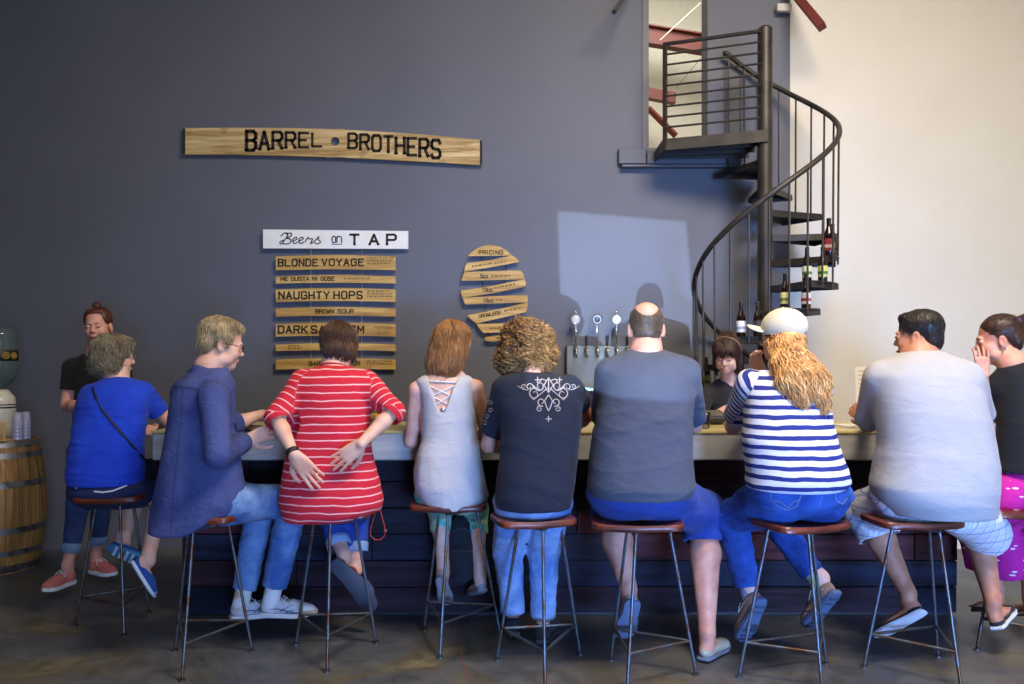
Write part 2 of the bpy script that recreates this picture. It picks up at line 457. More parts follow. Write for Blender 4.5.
def hand(vol, w, d, n, ts, curl=20, sp=5, hs=1., thumb=(.5, .55), curls=None):
    """w wrist, d direction of the fingers, n where the palm faces, ts = +1/-1 the thumb side along cross(n,d)"""
    w = np.asarray(w, float); d = nrm(d); n = nrm(n-d*np.dot(n, d)); t = np.cross(n, d)*ts
    L = .092*hs
    off = [.030, .010, -.010, -.029]; ln = [.071, .079, .074, .058]; rr = [.0088, .0090, .0086, .0076]
    for i in range(4):
        kx = w+d*L*(1-.03*abs(i-1))+t*off[i]*hs
        vol.cone(w+t*off[i]*.55*hs+d*.008, kx, .0135*hs, .0115*hs, .012, flat=(n, .8))
    vol.ell(w+d*.045*hs+n*.006, (.034*hs, .045*hs, .013*hs), np.stack([t, d, n], 1), .012)
    for i in range(4):
        kx = w+d*L*(1-.03*abs(i-1))+t*off[i]*hs
        c = curls[i] if curls else curl
        a = math.radians(c*.7); s_ = math.radians(sp*(1.5-i))
        p = kx
        for j, (q, bend) in enumerate(((.46, 0), (.31, 1.), (.23, .8))):
            a2 = a+math.radians(c)*([0, 1., 1.75][j])
            dr = nrm(math.cos(a2)*(math.cos(s_)*d+math.sin(s_)*t)+math.sin(a2)*n)
            p2 = p+dr*ln[i]*q*hs
            vol.cone(p, p2, (rr[i]-.0008*j)*hs, (rr[i]-.0008*(j+1))*hs, .004); p = p2
    b = w+d*.022*hs+t*.026*hs+n*.008
    td = nrm(d*thumb[0]+t*thumb[1]*1.2+n*.35); p2 = b+td*.042*hs; td2 = nrm(d*.9+t*.35+n*.3); p3 = p2+td2*.032*hs; p4 = p3+nrm(d+n*.3)*.024*hs
    vol.cone(b, p2, .0145*hs, .0108*hs, .012); vol.cone(p2, p3, .0105*hs, .0095*hs, .004); vol.cone(p3, p4, .0095*hs, .0078*hs, .004)
def strands(base, flow, n, length, rad, mat_seed=1, step=5, lift=.002, curl=0., sel=None, turns=2.5, sides=4, jit=.25):
    """tapered locks of hair that grow on the surface base=(v,f) and follow flow(p, normal)"""
    v, f = base; nn = normals(v, f); r = np.random.RandomState(mat_seed)
    bv = BVHTree.FromPolygons([tuple(p) for p in v], [tuple(q) for q in f.tolist()])
    ids = np.arange(len(v)) if sel is None else np.nonzero(sel(v))[0]
    if len(ids) == 0: return MB()
    m = MB()
    for i in r.choice(ids, n):
        p = v[i].copy(); no = nn[i]; pts = []
        L = length*(.6+.8*r.rand()); jd = r.normal(size=3)*jit; ph = r.rand()*6
        p = p+no*lift*(.3+r.rand())
        for k in range(step+1):
            q = p.copy()
            if curl:
                g = nrm(flow(p, no)); a = nrm(np.cross(g, no)+1e-6); th = ph+turns*2*PI*k/step
                q = q+curl*(math.cos(th)*a+math.sin(th)*no+.0*g)
            pts.append(q)
            g = flow(p, no)+jd; g = g-no*np.dot(g, no)*.85; p = p+nrm(g)*L/step
            loc, nor, _, dist = bv.find_nearest(Vector(p))
            if loc is not None:
                lo = np.array(loc); no2 = np.array(nor); s_ = np.dot(p-lo, no2); no = nrm(no+no2)
                tgt = lift*(.3+.9*abs(jd[0])/max(jit, .01))
                if s_ < tgt: p = p+no2*(tgt-s_)
                elif s_ > .012: p = p-no2*(s_-.012)*.3
        R = [rad*(.75+.5*r.rand())*w for w in np.interp(np.linspace(0, 1, step+1), [0, .3, 1], [.7, 1, .15])]
        m.tube(pts, R, sides, cap=False)
    return m
def hair_obj(par, vol, mat, flow, n=900, length=.06, rad=.0022, seed=3, amp=.003, freq=60, stretch=(1, 1, .3), curl=0., sel=None, step=5, turns=2.5, lift=.002, jit=.25, smooth=1, name='hair'):
    v, f = vol.mesh(smooth)
    v = fold(v, f, amp, freq, seed, stretch)
    m = strands((v, f), flow, n, length, rad, seed, step, lift, curl, sel, turns, jit=jit)
    nb = len(v); vv = np.concatenate([v, np.array(m.v)]) if m.v else v
    ff = f
    if m.v: ff = np.concatenate([f, np.array(m.f)+nb])
    return link_mesh(name, vv, ff, mat, par)
def shoe_parts(par, ankle, fwd, up, kind='sneaker', upper='d98a7c', sole='ece8e0', L=.27, w=.095, lace='f2f0ea', tread=None, detail=None):
    """shoe frame: heel under the ankle; fwd towards the toes, up out of the foot"""
    f = nrm(fwd); u = nrm(np.asarray(up, float)-f*np.dot(up, f)); r = np.cross(f, u)
    a = np.asarray(ankle, float); o = a-u*.085-f*.055       # heel point on the ground
    P = lambda x, y, z: o+r*x+f*y+u*z
    R = np.stack([r, f, u], 1)
    k = w/.095
    # sole outline
    out = [(0, -.0), (.024, .004), (.033, .03), (.034, .07), (.036, .11), (.043, .16), (.046, .195), (.038, .235), (.018, .262), (-.004, .27), (-.026, .26), (-.042, .23), (-.046, .19), (-.041, .15), (-.033, .1), (-.032, .05), (-.032, .02), (-.022, .003)]
    out = [(x*k, y*L/.27) for x, y in out]
    th = .026 if kind in ('sneaker', 'runner', 'hiker') else .018
    m = MB(); cx = .0; lay = [(.88, 0), (1., .004), (1.03, th*.6), (.99, th)]
    base = len(m.v); n = len(out)
    for sc_, z in lay:
        for x, y in out: m.v.append(tuple(P(x*sc_, L/2+(y-L/2)*(1+(sc_-1)*.5), z+(.012*max(0, (y-.2)/.07) if kind != 'flat' else 0))))
    m.f.append(tuple(range(n))[::-1]); m.f.append(tuple(range(3*n, 4*n)))
    for j in range(3):
        for i in range(n): m.f.append((j*n+i, j*n+(i+1) % n, (j+1)*n+(i+1) % n, (j+1)*n+i))
    vol = Vol(.004); zt = th
    if kind in ('sneaker', 'runner', 'hiker'):
        vol.ell(P(0, L*.76, zt+.012), (.041*k, L*.22, .034), R, .02); vol.ell(P(0, L*.5, zt+.028), (.034*k, L*.24, .04), R, .03)
        vol.ell(P(0, L*.2, zt+.03), (.033*k, L*.19, .045), R, .02); vol.cone(P(0, .05, zt+.03), P(0, .06, zt+(.065 if kind != 'hiker' else .075)), .036, .037, .02)
        top = .068 if kind != 'hiker' else .085
        vol.cut(P(0, .06, zt+top), u+.12*f, .1); vol.cone(P(0, .062, zt+.05), P(0, .068, zt+.13), .029, .031, .004, op='s')
    elif kind == 'loafer':
        vol.ell(P(0, L*.74, zt+.008), (.041*k, L*.24, .03), R, .02); vol.ell(P(0, L*.45, zt+.018), (.034*k, L*.26, .032), R, .03)
        vol.ell(P(0, L*.18, zt+.022), (.032*k, L*.17, .036), R, .02)
        vol.cut(P(0, .08, zt+.05), u-.1*f, .12); vol.ell(P(0, L*.3, zt+.055), (.027, L*.24, .04), R, .004, 's')
    elif kind == 'flat':
        vol.ell(P(0, L*.8, zt+.002), (.038*k, L*.19, .020), R, .02); vol.ell(P(0, L*.16, zt+.012), (.029*k, L*.14, .03), R, .02); vol.ell(P(0, L*.5, zt-.002), (.033*k, L*.36, .014), R, .02)
        vol.ell(P(0, L*.42, zt+.03), (.025, L*.32, .03), R, .004, 's')
    elif kind == 'thong':
        vol.ell(P(0, L*.5, zt-.003), (.036*k, L*.46, .007), R, .01)
        vol.chain([P(.036*k, L*.42, zt), P(.018, L*.58, zt+.048), P(0, L*.68, zt+.05), P(-.018, L*.58, zt+.05), P(-.036*k, L*.42, zt)], [.011]*5, .01)
    vol._a(lambda Q: ((Q-o)@u-zt*.7), a-.25, a+.25, .003, 's') if kind != 'thong' else None
    v, ff = vol.mesh(1)
    sh = link_mesh('shoe', v, ff, upper if not isinstance(upper, str) else cloth(upper, fold=.1), par)
    m.build('sole', plain(sole, .7, sc=60), sh, smooth=False, auto=.6)
    if tread:
        t = MB()
        for (x0, x1, y) in tread['bars']:
            c = [P(x, yy, zz) for zz in (-.0035, .004) for x, yy in ((x0*k, y*L/.27-.008), (x1*k, y*L/.27-.002), (x1*k, y*L/.27+.012), (x0*k, y*L/.27+.006))]
            t.add(c, [(3, 2, 1, 0), (4, 5, 6, 7), (0, 1, 5, 4), (1, 2, 6, 5), (2, 3, 7, 6), (3, 0, 4, 7)])
        t.build('tread', plain(tread['c'], .6), sh)
    if kind in ('sneaker', 'runner', 'hiker') and lace:
        t = MB()
        for i in range(5):
            y = L*(.42+.065*i); zz = zt+.066-.0085*i+(.004 if kind == 'hiker' else 0); h = .02
            t.tube([P(-h, y, zz-.008), P(0, y+.006, zz+.004), P(h, y, zz-.008)], .0028, 6)
        for q in (-1, 1): t.tube([P(0, L*.40, zt+.07), P(q*.022, L*.38, zt+.078), P(q*.035, L*.44, zt+.06), P(q*.04, L*.5, zt+.045)], .0022, 6)
        t.build('laces', plain(lace, .9), sh, smooth=True)
    if detail:
        t = MB()
        for q in (-1, 1):
            for line in detail['lines']:
                t.tube([P(q*x*k, y*L/.27, z+zt) for x, y, z in line], detail.get('r', .0035), 6, flat=.5)
        t.build('side_stripe', plain(detail['c'], .5), sh, smooth=True)
    return sh
def foot(vol, ankle, fwd, up, L=.25):
    f = nrm(fwd); u = nrm(np.asarray(up, float)-f*np.dot(up, f)); a = np.asarray(ankle, float); r = np.cross(f, u); R = np.stack([r, f, u], 1)
    o = a-u*.085-f*.05
    P = lambda x, y, z: o+r*x*.9+f*y+u*z
    vol.cone(a, P(0, .045, .045), .034, .03, .02); vol.cone(P(0, .03, .045), P(0, .16, .04), .028, .024, .02); vol.ell(P(0, L*.66, .037), (.038, L*.22, .017), R, .015)
    for i, x in enumerate((-.026, -.013, 0, .013, .027)): vol.cone(P(x, L*.8, .034), P(x*1.05, L*(.93-.012*abs(i-1)), .031), .009, .008, .005)
class Person:
    """skeleton in world points; skin = one continuous implicit surface"""
    def __init__(s, label, base, J, skin_m, head, sc=1., vox=.0048, female=False, neck_r=.055, arm=1., leg=1., calf=1., feet=True, bare=None, group=None, skip_head=False):
        s.J = J; s.base = np.asarray(base, float); s.H = head
        v = s.vol = Vol(vox)
        head.add(v, female)
        nb = J['neck']; v.cone(nb, head.P(0, -.022, -.05), neck_r*1.12, neck_r*.98, .03)
        pel = J['pelvis']; ch = J.get('chest', (J['shL']+J['shR'])/2)
        v.cone(pel, ch*.75+pel*.25-V(0, 0, .03), .11, .12, .05, flat=(V(1, 0, 0), 1.15)); v.cone(ch-V(0, 0, .05), nb, .08, neck_r, .05)
        for q in 'LR':
            if 'sh'+q in J and 'el'+q in J:
                S, E, Wr = J['sh'+q], J['el'+q], J['wr'+q]
                v.cone(ch*.6+S*.4-V(0, 0, .02), S, .045, .046*arm, .04)
                mid = (E+Wr)/2+(E-Wr)*.18
                v.cone(S, E, .05*arm, .039*arm, .02); v.cone(E, mid, .038*arm, .039*arm, .015); v.cone(mid, Wr, .039*arm, .0255*arm**.5, .015, )
            if 'hip'+q in J:
                Hp, K, A = J['hip'+q], J['kn'+q], J['an'+q]
                v.cone(Hp, K, .085*leg, .056*leg, .03); 
                cal = K*.68+A*.32; back = J.get('calfdir', V(0, -1, 0))*.012
                v.cone(K, cal+back, .053*leg, .055*leg*calf, .02); v.cone(cal+back, A+V(0, 0, .04), .055*leg*calf, .036*leg**.5, .02); v.cone(A+V(0, 0, .05), A, .035*leg**.5, .033, .02)
                if 'ft'+q in J and feet: foot(v, A, J['ft'+q][0], J['ft'+q][1])
        s.skin_m = skin_m; s.label = label; s.group = group
    def finish(s):
        v, f = s.vol.mesh(2)
        s.o = link_mesh('person', v, f, s.skin_m, None, s.base); s.o['_o'] = [float(x) for x in s.base]
        tag(s.o, s.label, 'person', s.group); return s.o
def garment(par, name, vol, mat, amp=.004, freq=20, seed=1, stretch=(.6, .6, 1.6), attrs=None, smooth=2, mask=None):
    v, f = vol.mesh(smooth); 
    if amp: v = fold(v, f, amp, freq, seed, stretch, mask); v = lap(v, f, .3)
    at = attrs(v) if attrs else None
    o = link_mesh(name, v, f, mat, par, attrs=at); o_bvh[o.name] = (v, f)
    return o
o_bvh = {}
def project(obj, pix, off=.0015):
    """points of the surface of obj met by the sight lines through the given picture points"""
    v, f = o_bvh[obj.name]
    if obj.name+'#' not in o_bvh: o_bvh[obj.name+'#'] = BVHTree.FromPolygons([tuple(p) for p in v], [tuple(q) for q in f.tolist()])
    bv = o_bvh[obj.name+'#']; out = []
    for px, py in pix:
        d = nrm(V((px-512)/F, 1, (HY-py)/F)); loc, n, _, _ = bv.ray_cast(Vector((0, 0, HC)), Vector(d))
        if loc is not None: out.append(np.array(loc)+np.array(n)*off)
    return out
def seam(obj, pix, r=.0014, mat=None, name='seam', flat=1., sub=4):
    q = []
    for a, b in zip(pix[:-1], pix[1:]):
        for i in range(sub): q.append((a[0]+(b[0]-a[0])*i/sub, a[1]+(b[1]-a[1])*i/sub))
    q.append(pix[-1]); pts = project(obj, q)
    if len(pts) < 2: return None
    m = MB(); m.tube(pts, r, 6); return m.build(name, mat, obj, smooth=True)
def rows(lst, n=None):
    """(py, pxL, pxR, Y, b) -> column rows"""
    out = []
    for py, l, r, Y, b in lst:
        A, B = W(l, py, Y), W(r, py, Y); out.append((A[2], (A[0]+B[0])/2, Y, (B[0]-A[0])/2, b))
    return out
# ------------------------------------------------------------------ the setting
YW = 6.3
def struct(name, mb, mat, parent=None, **k):
    o = mb.build(name, mat, parent, **k); 
    if parent is None: o['kind'] = 'structure'
    return o
def wallm(c, c2, sc=1.2):
    t = NT('paint_'+c); t.set(.62); v = t.coord(); n = t.noise(v, sc, 5, .6); n2 = t.noise(v, 160, 3)
    t.col(t.ramp(n, [(.3, c), (.7, c2)])); t.bump(n2, .12, .003); return t.m
M_dark = wallm('5a5c67', '61636d')
M_white = wallm('cfc8b8', 'd6d0c2')
M_black = plain('141417', .5)
# floor: stained, polished concrete
t = NT('stained_concrete'); t.set(.34); v = t.coord(kind='Object')
n = t.noise(v, 1.1, 6, .65, .8); n2 = t.noise(v, 6, 6, .7, .5); n3 = t.noise(v, 60, 3)
c = t.ramp(n, [(.36, '454a53'), (.5, '5c5f66'), (.6, '676252'), (.7, '8e8468')])
c = t.mix(.55, c, t.ramp(n2, [(.32, '6a6a6c'), (.6, 'ffffff')]), 'MULTIPLY')
t.col(c); r = t.n('ShaderNodeMapRange'); t.l(n2, r.inputs[0]); r.inputs[3].default_value = .26; r.inputs[4].default_value = .55
t.l(r.outputs[0], t.b.inputs['Roughness']); t.bump(n3, .08, .003); M_floor = t.m
XL, XR, YF, ZC = -5.2, 5.4, -5.0, 5.6
struct('floor', MB().box((XL-.2, YF-6, -.15), (XR+.2, YW+.2, 0)), M_floor)
j = MB(); j.tube([W(447, 612, zfloor(612)+.0)*V(1, 1, 0)+V(0, 0, .0005), W(470, 684, zfloor(684))*V(1, 1, 0)+V(0, 0, .0005), V(-.2, 1.0, .0005)], .003, 4, flat=.3)
j.tube([V(XL, 1.9, .0005), V(XR, 1.9, .0005)], .003, 4, flat=.3)
struct('trim_1', j, plain('7a4030', .8))
# back wall with the upper doorway
dx0, dx1, dz = 1.075, 1.54, 3.155
w = MB()
w.box((XL, YW, 0), (dx0, YW+.2, ZC)); w.box((dx0, YW, 0), (dx1, YW+.2, dz)); w.box((dx1, YW, 0), (2.19, YW+.2, ZC)); w.box((dx0, YW, 5.25), (dx1, YW+.2, ZC))
struct('wall_back', w, M_dark)
struct('wall_back_right', MB().box((2.19, YW, 0), (XR, YW+.2, ZC)), M_white)
struct('wall_left', MB().box((XL-.2, YF, 0), (XL, YW+.2, ZC)), M_dark)
struct('wall_right', MB().box((XR, YF, 0), (XR+.2, YW+.2, ZC)), M_white)
struct('ceiling', MB().box((XL-.2, YF-.2, ZC), (XR+.2, YW+4, ZC+.15)), plain('d8d4ca', .8))
# front wall behind the camera: roll-up door opening, and a low hole added for the glint
f_ = MB()
LS = V(-1.5, -8.2, .02)               # low sun glint outside
def hit(p, y): tt = (y-LS[1])/(p[1]-LS[1]); return LS+(p-LS)*tt
q = [W(557, 211, YW), W(686, 222, YW), W(697, 352, YW), W(561, 345, YW)]
qa = [hit(p, YF) for p in q]; x0, x1 = min(p[0] for p in qa), max(p[0] for p in qa); z0, z1 = min(p[2] for p in qa), max(p[2] for p in qa)
D0, D1, DZ = 1.4, 5.0, 2.9
f_.box((XL, YF-.2, 0), (x0-.3, YF, ZC)); f_.box((x0-.3, YF-.2, 1.6), (D0, YF, ZC)); f_.box((x1+.3, YF-.2, 0), (D0, YF, 1.6)); f_.box((x0-.3, YF-.2, 0), (x1+.3, YF, z0-.15)); f_.box((D0, YF-.2, DZ), (D1, YF, ZC)); f_.box((D1, YF-.2, 0), (XR, YF, ZC))
struct('wall_front', f_, M_white)
# unseen mask plate, added to cut the glint to the outline of the wall patch
m = MB(); O = [V(x0-.3, YF, z0-.15), V(x0-.3, YF, 1.6), V(x1+.3, YF, 1.6), V(x1+.3, YF, z0-.15)]
qq = [qa[3], qa[0], qa[1], qa[2]]
for i in range(4):
    a, b, c_, d_ = O[i], O[(i+1) % 4], qq[(i+1) % 4], qq[i]
    m.prism([a, b, c_, d_], (0, 0, 0), (0, -.01, 0))
struct('glint_mask', m, M_white)
# doorway lining, upper room
m = MB(); m.box((dx0-.05, YW-.012, dz-.03), (dx0, YW, 5.25)); m.box((dx0-.05, YW-.02, dz-.05), (dx1, YW, dz))
struct('door_1', m, plain('55565f', .5))
u = MB(); u.box((dx0-1.5, YW+2.8, 3), (3.2, YW+2.9, ZC)); u.box((dx0-1.6, YW+.2, 3), (dx0-1.5, YW+2.9, ZC)); u.box((3.2, YW+.2, 3), (3.3, YW+2.9, ZC)); 
struct('wall_upper_room', u, plain('e0dccf', .8)); struct('floor_upper_room', MB().box((dx0-1.5, YW+.2, 2.9), (3.2, YW+2.9, 3.1)), plain('8a8578', .8))
M_red = plain('6e2f28', .55)
m = MB(); YB = YW+2.2; a, b = W(640, 34, YB), W(725, 48, YB)
for (h0, h1, dy) in ((-.10, -.085, .06), (.085, .10, .06), (-.10, .10, .008)):
    m.prism([a+V(0, -dy, h0), b+V(0, -dy, h0), b+V(0, -dy, h1), a+V(0, -dy, h1)], (0, 0, 0), (0, 2*dy, 0))
struct('beam_upper', m, M_red)
m = MB(); a, b = W(640, 90, YB), W(676, 97, YB)
m.prism([a-V(0, 0, .06), b-V(0, 0, .06), b+V(0, 0, .05), a+V(0, 0, .05)], (0, 0, 0), (0, .1, 0)); struct('beam_lower', m, M_red)
m = MB(); m.tube([W(648, 108, YB), W(676, 136, YB)], .035, 4); struct('beam_strut', m, M_red)
m = MB(); m.tube([W(660, 40, YB-.3), W(706, -2, YB-.3)], .006, 6); m.tube([W(676, 88, YB-.3), W(712, 45, YB-.3)], .006, 6); struct('trim_2', m, metal('9a958a'))
# cable trunking on the wall under the doorway
m = MB(); a = W(618, 150, YW); b = W(645, 165, YW); m.box((a[0], YW-.05, b[2]), (b[0], YW, a[2]), .004)
a = W(646, 151, YW); b = W(740, 168, YW); m.box((a[0]+.002, YW-.04, W(0, 165, YW)[2]), (b[0], YW, a[2]), .004); m.box((a[0]-.2, YW-.07, W(0, 169, YW)[2]), (b[0], YW-.001, W(0, 166.5, YW)[2]), .004)
struct('trim_3', m, M_dark)
# braces at the top of the picture
m = MB(); m.tube([W(790, -12, YW-.1), W(822, 27, YW-.5)], .04, 4); struct('beam_right', m, M_red)
m = MB(); m.box((-.05, -.02, -.03), (.06, .02, .03), .004, None, W(783, 8, YW-.06)); struct('trim_4', m, plain('c8c4bc'))
m = MB(); m.tube([W(632, -14, YW-.1), W(614, 12, YW-.45)], .022, 4); struct('beam_left', m, plain('35302e'))
# ------------------------------------------------------------------ lettering made of strokes
GL = {
 'A': [[(0, 0), (2, 6), (4, 0)], [(.9, 2), (3.1, 2)]], 'B': [[(0, 0), (0, 6), (3, 6), (4, 5.2), (4, 3.9), (3, 3.1), (0, 3.1)], [(3, 3.1), (4, 2.3), (4, .8), (3, 0), (0, 0)]],
 'C': [[(4, 4.6), (3.4, 6), (.8, 6), (0, 5), (0, 1), (.8, 0), (3.2, 0), (4, 1.2)]], 'D': [[(0, 0), (0, 6), (2.8, 6), (4, 4.8), (4, 1.2), (2.8, 0), (0, 0)]],
 'E': [[(4, 6), (0, 6), (0, 0), (4, 0)], [(0, 3), (3, 3)]], 'G': [[(4, 4.6), (3.4, 6), (.8, 6), (0, 5), (0, 1), (.8, 0), (3.2, 0), (4, 1), (4, 2.8), (2.4, 2.8)]],
 'H': [[(0, 0), (0, 6)], [(4, 0), (4, 6)], [(0, 3), (4, 3)]], 'I': [[(1, 0), (1, 6)]], 'K': [[(0, 0), (0, 6)], [(4, 6), (.3, 2.6)], [(1.4, 3.5), (4, 0)]], 'L': [[(0, 6), (0, 0), (4, 0)]],
 'M': [[(0, 0), (0, 6), (2.2, 2), (4.4, 6), (4.4, 0)]], 'N': [[(0, 0), (0, 6), (4, 0), (4, 6)]], 'O': [[(.8, 0), (0, 1), (0, 5), (.8, 6), (3.2, 6), (4, 5), (4, 1), (3.2, 0), (.8, 0)]],
 'P': [[(0, 0), (0, 6), (3.2, 6), (4, 5.2), (4, 3.6), (3.2, 2.8), (0, 2.8)]], 'R': [[(0, 0), (0, 6), (3.2, 6), (4, 5.2), (4, 3.8), (3.2, 3), (0, 3)], [(2.2, 3), (4, 0)]],
 'S': [[(4, 4.8), (3.4, 6), (.7, 6), (0, 5.2), (0, 4), (.7, 3.2), (3.3, 2.8), (4, 2), (4, .8), (3.3, 0), (.6, 0), (0, 1.2)]], 'T': [[(0, 6), (4, 6)], [(2, 6), (2, 0)]],
 'U': [[(0, 6), (0, 1), (.8, 0), (3.2, 0), (4, 1), (4, 6)]], 'V': [[(0, 6), (2, 0), (4, 6)]], 'Y': [[(0, 6), (2, 2.8), (4, 6)], [(2, 2.8), (2, 0)]], 'W': [[(0, 6), (1, 0), (2.2, 4), (3.4, 0), (4.4, 6)]],
 'Z': [[(0, 6), (4, 6), (0, 0), (4, 0)]], '1': [[(.8, 5), (2, 6), (2, 0)]], '0': [[(.8, 0), (0, 1), (0, 5), (.8, 6), (3.2, 6), (4, 5), (4, 1), (3.2, 0), (.8, 0)]],
 '5': [[(4, 6), (.3, 6), (0, 3.4), (3.2, 3.6), (4, 2.6), (4, 1), (3.2, 0), (0, .2)]], '6': [[(3.8, 6), (1, 6), (0, 4.6), (0, 1), (.8, 0), (3.2, 0), (4, 1), (4, 2.4), (3.2, 3.3), (0, 3)]],
 'o': [[(.8, 0), (0, 1), (0, 3), (.8, 4), (3.2, 4), (4, 3), (4, 1), (3.2, 0), (.8, 0)]], 'z': [[(0, 4), (4, 4), (0, 0), (4, 0)]], 'n': [[(0, 0), (0, 4)], [(0, 3), (1, 4), (3.2, 4), (4, 3), (4, 0)]],
 '%': [[(0, 0), (4, 6)], [(.2, 4.4), (.2, 5.8), (1.4, 5.8), (1.4, 4.4), (.2, 4.4)], [(2.8, .2), (2.8, 1.6), (4, 1.6), (4, .2), (2.8, .2)]], '.': [[(1.8, 0), (1.8, .5)]], '-': [[(.5, 3), (3.5, 3)]]}
def letter(mb, ch, x0, x1, yb, yt, y, t=.15, slab=True, sh=lambda px: 0):
    """draw one letter between the wall positions (pixels at distance y)"""
    st = GL[ch]; wmax = 4.4 if ch in 'MW' else 4.
    sx = (x1-x0)/wmax; H = yb-yt; sz = H/(6. if ch not in 'ozn' or True else 4.)
    T = t*H
    def pt(u, v): px = x0+u*sx; return (px, yb-v*sz+sh(px))
    segs = []
    for pl in st:
        for i in range(len(pl)-1):
            segs.append((pt(*pl[i]), pt(*pl[i+1]), i == 0, i == len(pl)-2, T))
        if slab and ch not in 'SCGOo0zn%.-156':
            for e, nb in ((pl[0], pl[1]), (pl[-1], pl[-2])):
                if e[1] in (0, 6) and abs(nb[1]-e[1]) > abs(nb[0]-e[0])*.8 and not (ch in 'T' and e[1] == 6):
                    a, b = pt(e[0], e[1]), pt(e[0], e[1])
                    yy = a[1]+(-T*.2 if e[1] == 0 else T*.2)
                    segs.append(((a[0]-T*.45, yy), (a[0]+T*.45, yy), 1, 1, T*.6))
        if slab and ch in 'BDEPRL' and pl[0] == (0, 0) or (slab and ch == 'L'):
            pass
    for a, b, s0, s1, TT in segs:
        a = np.array(a, float); b = np.array(b, float); d = nrm(b-a); n = V(-d[1], d[0])*TT/2
        a = a-d*TT*.3; b = b+d*TT*.3
        P_ = [W(*(q), y) for q in (a+n, b+n, b-n, a-n)]
        mb.prism(P_, (0, 0, 0), (0, .003, 0))
def text(mb, s, x0, x1, yb, yt, y, t=.15, slab=True, gap=.22, sh=lambda px: 0, top=None, bot=None):
    wd = [(.45 if c == 'I' else .5 if c == ' ' else .35 if c == '.' else 1.1 if c in 'MW' else 1.) for c in s]
    tot = sum(wd)+gap*(len(s)-1); k = (x1-x0)/tot; x = x0
    for c, w_ in zip(s, wd):
        if c != ' ':
            a, b = x, x+w_*k
            if c == 'I': a, b = x-.1*k, x+.9*k+.0
            if c == '.': a, b = x-.3*k, x+.7*k
            B_ = bot((a+b)/2) if bot else yb; T_ = top((a+b)/2) if top else yt
            letter(mb, c, a, b, B_, T_, y, t, slab, sh)
        x += (w_+gap)*k
M_stave = wood('7a5c34', 'b8975e', 'd8c08e', 'x', 1.3)
M_stave2 = wood('96703a', 'bf9852', 'd4b36e', 'x', 1.2)
M_ink = plain('2a2018', .8)
M_faint = plain('8a6c3c', .8)
def board(name, poly, y, th, mat, par):
    m = MB(); m.prism([W(px, py, y) for px, py in poly], (0, 0, 0), (0, th, 0)); return m.build(name, mat, par)
# barrel brothers sign: one curved stave with a bung hole
T = lambda x: np.interp(x, [183, 235, 290, 335, 380, 430, 482], [128, 127.6, 128, 129, 131.5, 135, 140])
Bt = lambda x: np.interp(x, [183, 235, 290, 335, 380, 430, 482], [154.5, 154.6, 155.8, 157.2, 159.3, 162, 165])
sg = empty('stave_sign', W(333, 157, YW-.03), 'long weathered barrel stave sign lettered with the bar name on the dark wall', 'sign')
m = MB(); ys = YW-.045; hx, hy, hr = 335, 141.3, 4.4
xs = list(np.linspace(183, 326, 15))+list(np.linspace(344, 482, 15))
def plate(m, xa):
    for a, b in zip(xa[:-1], xa[1:]):
        q = [(a, Bt(a)), (b, Bt(b)), (b, T(b)), (a, T(a))]
        m.prism([W(*p, ys) for p in q], (0, 0, 0), (0, .028, 0))
plate(m, xs[:15]); plate(m, xs[15:])
ring = [(hx+hr*math.cos(a), hy-hr*math.sin(a)) for a in np.linspace(0, 2*PI, 24, endpoint=False)]
def outp(a):
    dx, dy = math.cos(a), -math.sin(a); k = 1e9
    for lim, comp in ((9, dx), (-9, dx)):
        if comp*lim > 0: k = min(k, lim/comp)
    yt_, yb_ = T(hx), Bt(hx)
    if dy < 0: k = min(k, (hy-yt_)/-dy)
    if dy > 0: k = min(k, (yb_-hy)/dy)
    x = hx+dx*k; y = hy+dy*k
    return (x, y)
cor = [math.atan2(hy-T(326), 9), math.atan2(hy-T(344), 9)]
angs = sorted(list(np.linspace(0, 2*PI, 24, endpoint=False))+[math.atan2(hy-129, 9), PI-math.atan2(hy-129, 9), -math.atan2(157.2-hy, 9) % (2*PI), (PI+math.atan2(157.2-hy, 9))])
for a, b in zip(angs, angs[1:]+[angs[0]+2*PI]):
    q = [outp(a), outp(b), (hx+hr*math.cos(b), hy-hr*math.sin(b)), (hx+hr*math.cos(a), hy-hr*math.sin(a))]
    m.prism([W(*p, ys) for p in q], (0, 0, 0), (0, .028, 0))
m.build('stave', M_stave, sg)
m = MB()
text(m, 'BARREL', 246.5, 321.5, 0, 0, ys-.003, .18, True, .42, top=lambda x: np.interp(x, [246, 322], [131, 133.5]), bot=lambda x: np.interp(x, [246, 322], [150.5, 146]))
text(m, 'BROTHERS', 348.5, 440, 0, 0, ys-.003, .18, True, .42, top=lambda x: np.interp(x, [348, 441], [133.2, 140.5]), bot=lambda x: np.interp(x, [348, 441], [147.5, 158.5]))
m.build('lettering', M_ink, sg)
m = MB()
for xx in (184, 481): m = MB(); m.prism([W(xx-1.2, T(xx)+.3, ys-.001), W(xx+1.2, T(xx)+.3, ys-.001), W(xx+1.2, Bt(xx)-.3, ys-.001), W(xx-1.2, Bt(xx)-.3, ys-.001)], (0, 0, 0), (0, .004, 0)); m.build('end_band', M_ink, sg)
